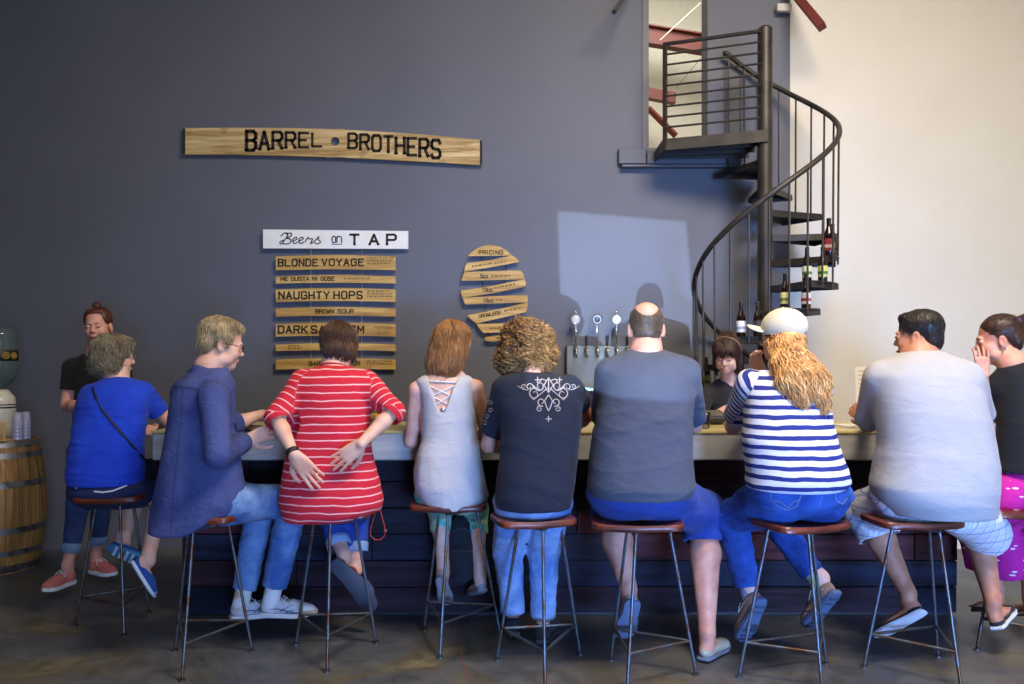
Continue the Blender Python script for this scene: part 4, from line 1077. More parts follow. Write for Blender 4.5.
def armstripe(J, base, rad=.085):
    def f(v):
        sc = v[:, 2].copy(); fine = np.zeros(len(v))
        for q in 'LR':
            S_, E, Wr = J['sh'+q], J['el'+q], J['wr'+q]
            def proj(a, b): t_ = ((v-a)@(b-a))/((b-a)@(b-a)); tc = np.clip(t_, 0, 1); return t_, np.linalg.norm(v-a-tc[:, None]*(b-a), axis=1)
            t1, d1 = proj(S_, E); t2, d2 = proj(E, Wr); L1 = np.linalg.norm(E-S_)
            side = -1 if q == 'L' else 1; edge = base[q](v[:, 2])
            m = ((v[:, 0]-edge)*side > 0) & ((d1 < rad) | (d2 < rad))
            arm = np.where(d1 <= d2, t1*L1, L1+t2*np.linalg.norm(Wr-E)); sc = np.where(m, arm, sc); fine = np.where(m, 1., fine)
        return {'sc': sc, 'fine': fine}
    return f
def edge(lst, Y): 
    z = [HC+(HY-py)/F*Y for px, py in lst]; x = [(px-512)/F*Y for px, py in lst]; o = np.argsort(z); z = np.array(z)[o]; x = np.array(x)[o]
    return lambda q: np.interp(q, z, x)
down = lambda H: (lambda p, n: V(0, 0, -1)+.25*nrm((p-H.P(0, .02, .12))*V(1, 1, 0)))
SK = skin(); SK2 = skin('d29c84', 'c07c68'); SK3 = skin('bd8468', 'a86c54'); SKP = skin('e0b49e', 'd29884')
UP = V(0, 0, 1)
# ---- woman in the royal blue tee -------------------------------------------------
def p_blue():
    J = J_(neck=(117, 381, 4.60), shL=(91, 396, 4.56), shR=(143, 393, 4.60), elL=(80, 440, 4.55), wrL=(112, 452, 4.85), elR=(169, 424, 4.75), wrR=(160, 432, 4.9),
           pelvis=(108, 482, 4.5), hipL=(92, 491, 4.5), hipR=(124, 491, 4.5), knL=(138, 497, 4.78), knR=(164, 494, 4.72), anL=(124, 543, 4.62), anR=(149, 561, 4.55))
    J['ftL'] = (V(.86, .1, -.42), V(.25, 1, .3)); J['ftR'] = (V(.35, .15, -.75), V(.7, .55, .5)); J['calfdir'] = V(-.6, -.6, 0)
    H = Head(W(114.5, 356.5, 4.62), 52, 6, 0, 1.0)
    p = Person('woman in a royal blue tee with grey bobbed hair, seated at the bar end', W(108, 625, 4.5)*V(1, 1, 0), J, SKP, H, female=True)
    hand(p.vol, J['wrR'], V(-.75, .1, .1), V(.2, .6, -.6), 1, 25); hand(p.vol, J['wrL'], V(.5, .8, -.1), V(0, 0, -1), 1, 20)
    o = p.finish(); H.face(o); H.glasses(o, 'b8a890')
    t = Vol(.006)
    t.col(rows([(376, 108, 130, 4.59, .05), (381, 98, 139, 4.57, .09), (390, 86, 146, 4.55, .115), (402, 79, 147, 4.53, .13), (420, 76, 146, 4.52, .14), (440, 73, 143, 4.5, .15), (455, 71, 142, 4.5, .165), (470, 69, 143, 4.5, .175), (484, 69, 141, 4.5, .175)]), .03)
    sleeve(t, J, 'R', .62, .068, .062, .04); sleeve(t, J, 'L', .6, .065, .062, .04)
    t.cut(W(117, 377, 4.6), V(.05, .3, 1), .09, .01)
    ts = garment(o, 'tee_shirt', t, cloth('0c38c0', '144cd8'), .008, 20, 3, (.4, .4, 1.7))
    t = Vol(.006); t.ell(W(107, 490, 4.5), (.215, .17, .105), None, .03)
    trouser(t, J, 'L', 1.12, .10, .075, .068); trouser(t, J, 'R', 1.12, .10, .075, .068)
    pn = garment(o, 'capri_trousers', t, denim('15204a', '22305e'), .004, 16, 4)
    wt = plain('dfe0ea', .7)
    seam(pn, [(94, 491.5), (103, 492.5), (113, 491), (127, 485.5)], .0045, wt, 'pocket_trim'); seam(pn, [(69, 481), (72, 485), (77, 488.5)], .0035, wt, 'pocket_trim')
    h = Vol(.0045)
    e = lambda c, r, k=.03: h.ell(H.P(*c), r, H.R, k)
    e((0, -.022, .045), (.092, .108, .092)); e((0, -.06, -.03), (.088, .068, .08)); e((-.066, -.01, -.03), (.032, .065, .07)); e((.07, -.02, -.03), (.028, .05, .066)); e((0, .045, .088), (.06, .042, .03))
    hair_obj(o, h, hairm('4a3f30', '85765c', 'b8aa90'), down(H), 1500, .07, .0028, 5, .007, 30, (1, 1, .5), jit=.35)
    tr = {'c': 'bcd6e0', 'bars': [(-.034, .034, y) for y in (.05, .085, .12, .155, .19, .225)]}
    for q in 'LR': shoe_parts(o, J['an'+q], *J['ft'+q], kind='loafer', upper='1f4fa0', sole='3f78a4' if q == 'L' else 'dfe6ee', L=.255, tread=tr if q == 'L' else None)
    # crossbody bag: the strap lies over the shirt
    b = empty('crossbody_bag', W(152, 470, 4.62), 'black crossbody bag with thin strap over the royal blue tee', 'bag')
    pts = project(ts, [(91 + (x-91)*1., y) for x, y in ((92, 381), (93, 388), (96, 397), (103, 410), (112, 422), (122, 434), (132, 446), (141, 456), (143.5, 459))], .004)
    m = MB(); m.tube([pts[0]+V(0, .05, .004)]+pts+[W(150, 464, 4.6)], .0075, 6, flat=.35, up=(0, -1, 0)); m.build('strap', plain('14141c', .6), b, smooth=True)
    M = Matrix.Rotation(math.radians(-30), 3, 'Z').to_4x4(); MB().box((-.03, -.09, -.07), (.03, .09, .07), .015, M, W(153, 470, 4.64)).build('pouch', plain('15151c', .6), b)
p_blue()
# ---- barista standing by the wall ------------------------------------------------
def p_barista():
    J = J_(neck=(97, 352, 5.2), shL=(72, 367, 5.2), shR=(122, 368, 5.25), elL=(67, 405, 5.17), wrL=(92, 410, 4.98), elR=(126, 408, 5.2), wrR=(108, 412, 5.0),
           pelvis=(97, 445, 5.2), hipL=(84, 452, 5.2), hipR=(109, 452, 5.25), knL=(78, 505, 5.17), knR=(102, 500, 5.35), anL=(67.5, 572, 5.1), anR=(96, 561, 5.4), calfdir=V(0, .8, 0))
    J['ftL'] = (V(-.25, -1, 0), UP); J['ftR'] = (V(.9, -.45, 0), UP)
    H = Head(W(98, 327, 5.17), 172, 4, 4, .98)
    p = Person('woman in a black tee standing by the wall behind the blue tee', W(85, 585, 5.2)*V(1, 1, 0), J, SK2, H, female=True, leg=.82)
    hand(p.vol, J['wrL'], V(1, -.1, 0), V(0, 1, 0), -1, 20); hand(p.vol, J['wrR'], V(-1, -.2, 0), V(0, 1, 0), 1, 20)
    o = p.finish(); H.face(o, '4a2a18', 'b05a50', down=True)
    t = Vol(.006)
    t.col(rows([(352, 88, 106, 5.2, .055), (356, 78, 116, 5.2, .08), (366, 71, 124, 5.2, .10), (385, 72, 122, 5.2, .115), (410, 74, 118, 5.2, .11), (435, 75, 119, 5.2, .115), (450, 74, 120, 5.2, .12)]), .03)
    sleeve(t, J, 'L', .62, .06, .055, .04); sleeve(t, J, 'R', .62, .06, .055, .04); t.cut(W(97, 353, 5.2), V(0, -.35, 1), .08, .01)
    garment(o, 'tee_shirt', t, cloth('0a090a', '111011'), .004, 18, 9)
    t = Vol(.006); t.ell(W(97, 455, 5.21), (.17, .125, .12), None, .03)
    trouser(t, J, 'L', 1.70, .10, .068, .052); trouser(t, J, 'R', 1.70, .10, .068, .052)
    garment(o, 'jeans', t, denim('1c2c52', '2c4472'), .005, 22, 4)
    for q in 'LR':
        K, A = J['kn'+q], J['an'+q]; d = nrm(A-K); c0 = K+(A-K)*.70; m = MB()
        m.tube([c0-d*.055, c0-d*.05, c0, c0+d*.004], [.056, .060, .059, .052], 22, cap=False); m.build('rolled_cuff', denim('5a7898', '7890ac', .3), o, smooth=True)
        shoe_parts(o, A+V(0, 0, 0), *J['ft'+q], kind='sneaker', upper='e07868', sole='efe9df', L=.25)
    h = Vol(.0045); e = lambda c, r, k=.02: h.ell(H.P(*c), r, H.R, k)
    e((0, -.03, .05), (.081, .09, .082)); e((-.05, .0, .055), (.03, .05, .05)); e((.05, .0, .055), (.03, .05, .05)); e((0, .03, .1), (.05, .035, .02)); e((0, -.07, -.02), (.06, .04, .06)); e((.005, -.03, .145), (.028, .028, .02), .01)
    hair_obj(o, h, hairm('2c150c', '5a2c16', '84492a'), lambda p, n: H.P(0, -.05, .14)-p, 500, .03, .0014, 6, .002, 60, jit=.05, lift=.0008)
p_barista()
# ---- man in the long denim shirt --------------------------------------------------
def p_denim():
    J = J_(neck=(209, 366, 4.0), shL=(186, 392, 3.97), shR=(214, 396, 3.80), elL=(232, 425, 4.25), wrL=(262, 414, 4.42), elR=(218, 455, 3.70), wrR=(247, 440, 3.98), chest=(206, 394, 4.0),
           pelvis=(205, 505, 3.95), hipL=(206, 502, 4.05), hipR=(228, 505, 3.9), knL=(262, 500, 4.40), knR=(294, 500, 4.25), anL=(241, 605, 4.30), anR=(271, 602, 4.22))
    J['ftL'] = (V(.75, .5, -.05), UP); J['ftR'] = (V(1, .02, -.02), UP); J['calfdir'] = V(-.9, -.4, 0)
    H = Head(W(222, 345, 4.03), 66, 14, 0, 1.02)
    p = Person('man in a loose denim shirt with grey hair and glasses, turned right', W(213, 650, 3.93)*V(1, 1, 0), J, SKP, H, leg=.85, feet=False)
    hand(p.vol, J['wrR'], V(.85, .25, .35), V(-.2, .8, -.3), 1, 40); hand(p.vol, J['wrL'], V(.9, .3, .1), V(0, 0, -1), -1, 25)
    o = p.finish(); H.face(o, '8a7458'); H.glasses(o, '4a3028', .0016)
    t = Vol(.006)
    t.col(rows([(367, 197, 227, 4.0, .06), (373, 188, 230, 3.98, .10), (384, 178, 236, 3.96, .13), (400, 172, 235, 3.96, .14), (425, 168, 236, 3.95, .15), (455, 163, 239, 3.93, .165), (480, 159, 242, 3.93, .175), (500, 155.5, 250, 3.93, .185), (515, 152.5, 246, 3.93, .185), (532, 151, 212, 3.9, .165)]), .03)
    sleeve(t, J, 'R', 1.86, .074, .052, .028); sleeve(t, J, 'L', 1.2, .075, .055, .03)
    d = nrm(V(.33, 0, -1)*-1); t.cut(W(226, 517, 3.85), V(.55, -.1, -1), .22, .01)
    t.cut(W(210, 364, 4.0), V(.12, .35, 1), .08, .01)
    DM = denim('35427c', '4a5690', .7)
    sh = garment(o, 'denim_shirt', t, DM, .009, 11, 11, (1.2, 1.2, .35))
    # collar, yoke, back pleat, cuff and sleeve seams
    Mc = (Matrix.Rotation(math.radians(18), 3, 'Y') @ Matrix.Rotation(math.radians(-10), 3, 'X')).to_4x4()
    MB().lathe([(.094, -.040), (.0975, -.036), (.082, .004), (.0775, .010), (.073, .008), (.078, -.02)], W(209.5, 371.5, 4.0), 36, Mc).build('collar', DM, sh, smooth=True)
    dk = plain('28305c', .9)
    seam(sh, [(166, 388), (176, 386), (190, 388), (205, 392)], .0016, dk, 'yoke_seam'); seam(sh, [(205, 380), (199, 390), (197, 403), (200, 418), (203, 432)], .0018, dk, 'armhole_seam'); seam(sh, [(184, 388), (181, 420), (177, 460), (173, 500), (171, 530)], .0016, dk, 'pleat')
    cf = J['wrR']; d = nrm(J['wrR']-J['elR']); e0 = J['elR']+(J['wrR']-J['elR'])*.84
    MB().tube([e0-d*.05, e0-d*.045, e0+d*.002, e0+d*.006], [.050, .053, .051, .046], 22, cap=False).build('cuff', DM, sh, smooth=True)
    t = Vol(.006); t.ell(W(212, 500, 3.98), (.16, .16, .11), None, .04); t.ell(W(240, 500, 4.1), (.13, .15, .09), None, .05)
    trouser(t, J, 'L', 1.86, .10, .083, .066); trouser(t, J, 'R', 1.86, .105, .086, .068)
    jn = garment(o, 'jeans', t, denim('3f68ac', '86aadc', .7), .009, 15, 21)
    for q in 'LR':
        K, A = J['kn'+q], J['an'+q]; d = nrm(A-K); c0 = A+V(0, 0, .005)
        MB().tube([c0-d*.12, c0-d*.06, c0+d*.01, c0+d*.05], [.047, .044, .046, .043], 20).build('sock', cloth('e8e6e8', fold=.3), o, smooth=True)
        shoe_parts(o, A+V(0, 0, .01), *J['ft'+q], kind='runner', upper='c9cbd0', sole='d8d6d4', L=.30, w=.105,
                   detail={'c': '2c3c78', 'lines': [[(.035, .10, .01), (.036, .13, .03), (.028, .16, .045)], [(.037, .13, .005), (.037, .16, .02), (.028, .185, .035)], [(.036, .04, .02), (.037, .09, .025), (.04, .16, .008), (.038, .21, .006)], [(.036, .03, .045), (.034, .07, .05)]]})
    h = Vol(.0045); e = lambda c, r, k=.02: h.ell(H.P(*c), r, H.R, k)
    e((0, -.028, .055), (.084, .098, .086)); e((0, -.07, -.005), (.076, .048, .06)); e((0, .032, .098), (.06, .05, .034)); e((.068, .0, .035), (.018, .035, .04))
    hair_obj(o, h, hairm('7c6646', 'ab9670', 'cdbd9c'), lambda p, n: V(0, 0, -1)+.6*nrm(p-H.P(0, .03, .14)), 1300, .045, .0022, 7, .006, 35, jit=.4)
    # things in his hands and on the bar in front of him
    ph = empty('smartphone', W(249, 428, 4.3), 'dark phone held by the man in the denim shirt', 'phone')
    M = (Matrix.Rotation(math.radians(-25), 3, 'Z') @ Matrix.Rotation(math.radians(20), 3, 'X')).to_4x4()
    MB().box((-.07, -.036, -.0045), (.07, .036, .0045), .003, M, W(249, 428, 4.3)).build('body', plain('111114', .3), ph); MB().box((-.064, -.032, .0046), (.064, .032, .0052), 0, M, W(249, 428, 4.3)).build('screen', plain('20242c', .1), ph)
p_denim()
# ---- woman in the red striped top --------------------------------------------------
def p_red():
    J = J_(neck=(334, 367, 4.12), shL=(303, 382, 4.06), shR=(366, 382, 4.06), elL=(277, 418, 3.94), wrL=(294, 455, 3.82), elR=(393, 412, 3.96), wrR=(361, 444, 3.82),
           pelvis=(330, 497, 4.03), hipL=(312, 503, 4.05), hipR=(352, 503, 4.05), knL=(330, 512, 4.42), knR=(356, 512, 4.42), anL=(344, 563, 4.22), anR=(356, 569, 4.32))
    J['ftL'] = (V(.70, .05, -.68), V(.1, 1, .15)); J['ftR'] = (V(.5, .1, -.8), V(.3, 1, .2))
    H = Head(W(338.5, 348, 4.17), -12, 22, 0, .98)
    p = Person('woman in a red top with thin white stripes, hands on her back', W(333, 655, 4.03)*V(1, 1, 0), J, SKP, H, female=True, arm=.95, leg=.84, vox=.0042)
    hand(p.vol, J['wrL'], V(.66, -.02, -.75), V(.1, 1, 0), 1, 5, 5, 1.16, thumb=(.55, .75)); hand(p.vol, J['wrR'], V(-.78, -.02, -.62), V(-.1, 1, 0), -1, 8, 6, 1.08, thumb=(.75, .45))
    o = p.finish(); H.face(o)
    R_ = rows([(365, 322, 347, 4.1, .055), (369, 306, 362, 4.08, .09), (378, 296, 372, 4.06, .12), (400, 293, 371, 4.04, .135), (425, 291, 370, 4.03, .14), (445, 288, 371, 4.03, .15), (465, 284, 375, 4.03, .165), (485, 281, 381, 4.03, .185), (500, 279.5, 383.5, 4.03, .195), (513, 283, 380, 4.03, .19), (519, 284, 352, 4.03, .17)])
    t = Vol(.0055); t.col(R_, .03)
    sleeve(t, J, 'L', 1.12, .066, .056, .035); sleeve(t, J, 'R', 1.12, .066, .056, .035)
    t.cut(W(334, 366.5, 4.1), V(0, .35, 1), .08, .01)
    E_ = {'L': edge([(365, 309)[::-1], (297.5, 380), (295, 400), (290, 440), (270, 520)], 3.95), 'R': edge([(358, 365), (370, 380), (370, 400), (372, 440), (395, 520)], 3.95)}
    rs = stripes('cc1f34', 'f0b8b4', .0385, .17, .006)
    ts = garment(o, 'striped_top', t, rs, .006, 18, 31, (.5, .5, 1.4), armstripe(J, E_))
    m = MB(); c = [J['neck']+V(.062*math.cos(a), .06*math.sin(a)-.004, .002-.016*math.sin(a)) for a in np.linspace(0, 2*PI, 26)]
    m.tube(c, .012, 8, flat=.5, up=(0, 0, 1)); m.build('neckband', cloth('c01e32'), ts, smooth=True)
    for q in 'LR':
        d = nrm(J['wr'+q]-J['el'+q]); e0 = J['el'+q]+(J['wr'+q]-J['el'+q])*.12; s0 = J['el'+q]+(J['sh'+q]-J['el'+q])*.06
        MB().tube([J['el'+q]-d*.012, e0-d*.02, e0+d*.004], [.0615, .0605, .058], 24, cap=False).build('sleeve_cuff', cloth('cc1f34', 'd82a3c'), ts, smooth=True)
    d = nrm(J['elL']-J['wrL']); c0 = J['wrL']+d*.018; MB().tube([c0-d*.012, c0-d*.010, c0+d*.010, c0+d*.012], [.028, .0325, .0335, .029], 22).build('watch_band', plain('15151a', .5), o, smooth=True)
    c1 = J['wrL']+V(-.012, -.032, .012); 
    MB().tube([W(315.5, 474.5, 3.76)+V(-.004, -.0, .0), W(316.5, 475.5, 3.76)], .0045, 8).build('ring', metal('e8d9a0', .2), o, smooth=True)
    t = Vol(.006); t.ell(W(332, 508, 4.06), (.19, .17, .085), None, .03)
    trouser(t, J, 'L', 1.70, .095, .075, .060); trouser(t, J, 'R', 1.66, .095, .075, .060)
    garment(o, 'jeans', t, denim('1b3a90', '2a50b0'), .005, 18, 22)
    for q in 'LR':
        K, A = J['kn'+q], J['an'+q]; d = nrm(A-K); c0 = K+(A-K)*.68
        MB().tube([c0-d*.045, c0-d*.04, c0+d*.004, c0+d*.008], [.063, .067, .066, .058], 24, cap=False).build('rolled_cuff', denim('7f9cc8', '98b2d8', .3), o, smooth=True)
        shoe_parts(o, J['an'+q], *J['ft'+q], kind='flat', upper='c02838', sole='3e4658', L=.285, w=.122)
    h = Vol(.0045); e = lambda c, r, k=.02: h.ell(H.P(*c), r, H.R, k)
    e((0, -.02, .052), (.088, .102, .088)); e((0, -.062, -.025), (.072, .05, .062)); e((.072, -.015, -.005), (.022, .045, .055)); e((-.066, -.035, .0), (.022, .035, .04))
    hair_obj(o, h, hairm('2a180e', '553520', '8a6238'), down(H), 1300, .075, .0022, 8, .004, 40, (1, 1, .3), jit=.12)
    # wristlet strap that hangs from the seat
    w = empty('wristlet_strap', W(380, 512, 4.1), 'thin red leather wristlet strap hanging below the red striped top', 'strap')
    MB().tube([W(x, y, 4.1) for x, y in ((379, 505), (381.5, 515), (384, 524), (385.5, 531), (384.5, 536), (380, 540), (374.5, 539.5), (370.5, 535.5), (370.5, 530), (373, 521), (376, 511), (378, 504))], .0062, 6, flat=.4).build('strap', plain('b03438', .5), w, smooth=True)
    MB().tube([W(384, 530.5, 4.1), W(386.8, 530.5, 4.1)], .006, 8).build('rivet', metal('c8b890'), w)
p_red()
# ---- woman in the white tank top ----------------------------------------------------
def p_tank():
    J = J_(neck=(446, 374, 4.33), shL=(417, 390, 4.30), shR=(475, 388, 4.30), elL=(411, 442, 4.36), wrL=(430, 434, 4.58), elR=(487, 436, 4.36), wrR=(470, 436, 4.58),
           pelvis=(452, 492, 4.25), hipL=(436, 497, 4.26), hipR=(466, 497, 4.26), knL=(440, 509, 4.56), knR=(476, 509, 4.56), anL=(443, 573, 4.45), anR=(480, 577, 4.47))
    J['ftL'] = (V(.1, .55, -.75), V(0, 1, .6)); J['ftR'] = (V(-.3, .85, -.35), V(-.1, .5, 1))
    H = Head(W(453, 344, 4.36), 24, 12, 0, .97)
    p = Person('woman in a white tank top with laced open back and straight hair', W(452, 640, 4.25)*V(1, 1, 0), J, SKP, H, female=True, arm=.88, leg=.85)
    p.vol.cone(J['neck']-V(0, .0, .07), J['neck']-V(0, .02, .28), .105, .10, .04, flat=(V(1, 0, 0), 1.3))
    for q in 'LR': hand(p.vol, J['wr'+q], V(0, 1, -.1), V(0, 0, -1), 1 if q == 'L' else -1, 20)
    o = p.finish(); H.face(o)
    t = Vol(.005)
    t.col(rows([(374, 426, 466, 4.31, .05), (379, 415, 475, 4.30, .085), (390, 419, 473, 4.29, .105), (405, 421.5, 474, 4.28, .112), (422, 422, 477, 4.27, .115), (440, 421, 479, 4.26, .12), (455, 416, 481, 4.25, .14), (470, 413, 484, 4.25, .16), (485, 414, 487, 4.24, .175), (498, 419, 487, 4.24, .175), (508, 428, 478, 4.23, .16)]), .02)
    # armholes and the open back
    for q, x in (('L', 411), ('R', 479)): t.ell(W(x, 396, 4.30), (.030, .2, .075), None, .006, 's')
    t.cut(W(446, 381, 4.28), V(0, -.2, 1), .16, .012) if False else None
    def vee(P):
        z = P[..., 2]; z0 = W(0, 412, 4.2)[2]; z1 = W(0, 372, 4.2)[2]; h = np.clip((z-z0)/(z1-z0), -1, 1.4)
        xw = .012+.078*np.clip(h, 0, 1.4); return np.maximum(np.maximum(np.abs(P[..., 0]-(442-512)/F*4.2)-xw, z0-z), P[..., 1]-4.31)
    t._a(vee, W(420, 414, 4.0), W(466, 362, 4.35), .006, 's')
    tk = garment(o, 'tank_top', t, cloth('bab8ba', 'c6c4c4', fold=.5), .006, 17, 41, (.9, .9, .9))
    ST = cloth('e0dfe2', fold=.1)
    ya = 4.165
    def onb(px, py): return project(o, [(px, py)], .006)[0] if project(o, [(px, py)]) else W(px, py, ya)
    o_bvh[o.name] = (np.array([v.co for v in o.data.vertices])+p.base, np.array([list(q.vertices) for q in o.data.polygons]))
    for a, b in (((428, 385), (452, 397)), ((456, 385), (431, 397)), ((430, 395), (448, 405)), ((454, 393), (435, 406)), ((426, 381), (458, 383))):
        MB().tube([onb(a[0]+(b[0]-a[0])*q, a[1]+(b[1]-a[1])*q) for q in np.linspace(0, 1, 7)], .0042, 6).build('back_lace', ST, tk, smooth=True)
    c_ = onb(443, 410)+V(0, -.004, 0); MB().lathe([(.0005, .003), (.012, .002), (.013, 0), (.012, -.002), (.0005, -.003)], c_, 20, Matrix.Rotation(PI/2, 4, 'X')).build('back_charm', metal('b8bcc8', .3), tk, smooth=True)
    t = Vol(.0055); t.ell(W(451.5, 494, 4.27), (.20, .155, .105), None, .03)
    trouser(t, J, 'L', 1.36, .09, .068, .060); trouser(t, J, 'R', 1.38, .09, .068, .060)
    n = NT('teal_leggings'); n.set(.85); v_ = n.coord(); x = n.n('ShaderNodeTexVoronoi'); x.inputs['Scale'].default_value = 26; n.l(v_, x.inputs['Vector'])
    n.col(n.mix(n.ramp(x.outputs['Distance'], [(.42, '000000'), (.56, 'ffffff')]), n.ramp(n.noise(v_, 14, 3), [(.4, '2f9fa4'), (.6, '5ab8ae')]), 'a8c8a0')); n.bump(n.noise(v_, 20, 2), .2, .01)
    garment(o, 'capri_leggings', t, n.m, .003, 18, 42)
    for q in 'LR': shoe_parts(o, J['an'+q], *J['ft'+q], kind='flat', upper='8f9096', sole='84868c', L=.235)
    h = Vol(.0045); e = lambda c, r, k=.03: h.ell(H.P(*c), r, H.R, k)
    e((0, -.018, .05), (.086, .1, .084)); e((0, -.065, -.03), (.09, .058, .10)); e((-.01, -.075, -.105), (.10, .044, .085)); e((-.075, -.03, -.05), (.03, .05, .09)); e((.076, -.04, -.04), (.022, .045, .08))
    hair_obj(o, h, hairm('6a4222', 'a06c38', 'd0a062', st=(140, 140, 8)), lambda p, n: V(0, 0, -1)+.15*nrm((p-H.P(0, -.02, .12))*V(1, 1, 0))*max(0, (p[2]-H.c[2])*10), 1900, .13, .0026, 9, .004, 45, (1, 1, .15), jit=.13, step=6)
p_tank()
# ---- man with curly hair --------------------------------------------------------------
def p_curly():
    J = J_(neck=(531, 374, 3.98), shL=(506, 390, 3.93), shR=(569, 388, 3.93), elL=(489, 445, 4.02), wrL=(520, 448, 4.36), elR=(586, 415, 4.12), wrR=(575, 428, 4.42),
           pelvis=(533, 496, 3.88), hipL=(514, 502, 3.9), hipR=(553, 502, 3.9), knL=(508, 550, 4.12), knR=(544, 552, 4.10), anL=(513, 618, 4.20), anR=(543, 625, 4.12))
    J['ftL'] = (V(-.15, 1, 0), UP); J['ftR'] = (V(.3, 1, 0), UP)
    H = Head(W(528, 349, 4.05), 10, 10, 0, .97)
    p = Person('man with curly golden brown hair in a navy tee and pale jeans', W(540, 668, 3.85)*V(1, 1, 0), J, SK2, H, leg=.85, feet=False)
    for q in 'LR': hand(p.vol, J['wr'+q], V(.1, 1, 0), V(0, 0, -1), 1 if q == 'L' else -1, 20)
    o = p.finish(); H.face(o)
    t = Vol(.006)
    t.col(rows([(372, 515, 550, 3.96, .07), (376, 505, 563, 3.94, .10), (386, 498, 578, 3.92, .13), (405, 497, 583, 3.9, .145), (430, 500, 581, 3.88, .15), (455, 499, 578, 3.87, .155), (480, 496, 576, 3.86, .165), (497, 494, 573, 3.86, .17), (508, 496, 571, 3.86, .165)]), .03)
    sleeve(t, J, 'L', .80, .072, .066, .04); sleeve(t, J, 'R', .62, .07, .066, .04); t.cut(W(532, 371, 3.98), V(0, .35, 1), .08, .01)
    ts = garment(o, 'tee_shirt', t, cloth('10172a', '172036'), .006, 16, 51, (.7, .7, 1.3))
    # print between the shoulders: scrolls, diamonds and little crosses
    PR = plain('b3a7a0', .8)
    c0 = V(548.5, 389); k = 1/5.
    def scroll(cx, cy, r, a0, turns, sx=1, n=16, w=.0036):
        pts = []
        for i in range(n): a = a0+turns*2*PI*i/(n-1); rr = r*(1-.72*i/(n-1)); pts.append((cx+sx*rr*math.cos(a), cy+rr*math.sin(a)))
        q = project(ts, pts, .0008)
        if len(q) > 2: MP.tube(q, [w*(1-.5*i/len(q)) for i in range(len(q))], 5, flat=.3, up=(0, -1, 0))
    def stroke(pts, w=.003):
        q = project(ts, [(a[0]+(b[0]-a[0])*i/4, a[1]+(b[1]-a[1])*i/4) for a, b in zip(pts[:-1], pts[1:]) for i in range(4)]+[pts[-1]], .0008)
        if len(q) > 2: MP.tube(q, w, 5, flat=.3, up=(0, -1, 0))
    MP = MB()
    for s_ in (-1, 1):
        scroll(548.5+s_*14, 394, 6.5, PI*1.2, 1.3, s_); scroll(548.5+s_*9, 386, 5.5, 0, 1.2, s_); scroll(548.5+s_*7, 402, 4.5, PI*.4, 1.1, -s_); scroll(548.5+s_*19, 387, 4, PI*.9, 1.1, s_)
        scroll(548.5+s_*9, 409, 3, PI*1.5, 1.2, s_, w=.0025); scroll(548.5+s_*25, 387, 2.6, PI*1.2, 1.2, s_, w=.0025); stroke([(548.5+s_*2, 381), (548.5+s_*7, 379), (548.5+s_*9, 383)], .003)
        stroke([(548.5+s_*20, 390), (548.5+s_*25, 389.5), (548.5+s_*31, 386)], .002); stroke([(548.5+s_*11, 377), (548.5+s_*11, 383)], .003); stroke([(548.5+s_*8.3, 380), (548.5+s_*13.7, 380)], .003)
        stroke([(548.5, 378), (548.5+s_*4.5, 385), (548.5, 393), (548.5, 377.5)], .003); stroke([(548.5, 395), (548.5+s_*4, 401), (548.5+s_*2, 407), (548.5, 411)], .003); stroke([(548.5+s_*1, 388), (548.5+s_*15, 400), (548.5+s_*18, 396)], .0025)
    for dx, dy, a in ((0, 419, 3),): stroke([(548.5, dy-a), (548.5, dy+a)], .003); stroke([(548.5-a, dy), (548.5+a, dy)], .003)
    MP.build('back_print', PR, ts, smooth=True); MP = MB()
    for a, b in ((0, 0), (2, 8), (-4, 14), (-8, 20)): scroll(490+a*.6, 402+b, 2.5, b, 1.2, 1, w=.002)
    if MP.v: MP.build('sleeve_print', PR, ts, smooth=True)
    t = Vol(.006); t.ell(W(532.5, 500, 3.88), (.185, .15, .12), None, .03)
    trouser(t, J, 'L', 1.9, .098, .078, .064); trouser(t, J, 'R', 1.9, .098, .080, .066)
    jn = garment(o, 'jeans', t, denim('5a80bc', 'a0bce6', .7), .009, 17, 52)
    for q in 'LR': shoe_parts(o, J['an'+q], *J['ft'+q], kind='sneaker', upper='15181f', sole='1a1c22', L=.29, w=.105, lace='20222a')
    h = Vol(.005); e = lambda c, r, k=.03: h.ell(H.P(*c), r, H.R, k)
    e((0, -.02, .035), (.118, .115, .092)); e((0, -.05, -.04), (.118, .08, .08)); e((-.085, -.02, -.07), (.06, .065, .055)); e((.08, -.02, -.045), (.055, .065, .055)); e((-.04, -.02, .09), (.06, .07, .045))
    hair_obj(o, h, hairm('5a3a1c', 'a07440', 'd8b478', st=(50, 50, 50)), lambda p, n: n*.9+V(0, 0, -.9), 1250, .075, .0036, 10, .016, 30, (1, 1, 1), curl=.013, step=14, turns=2.4, lift=.012, jit=.7)
p_curly()
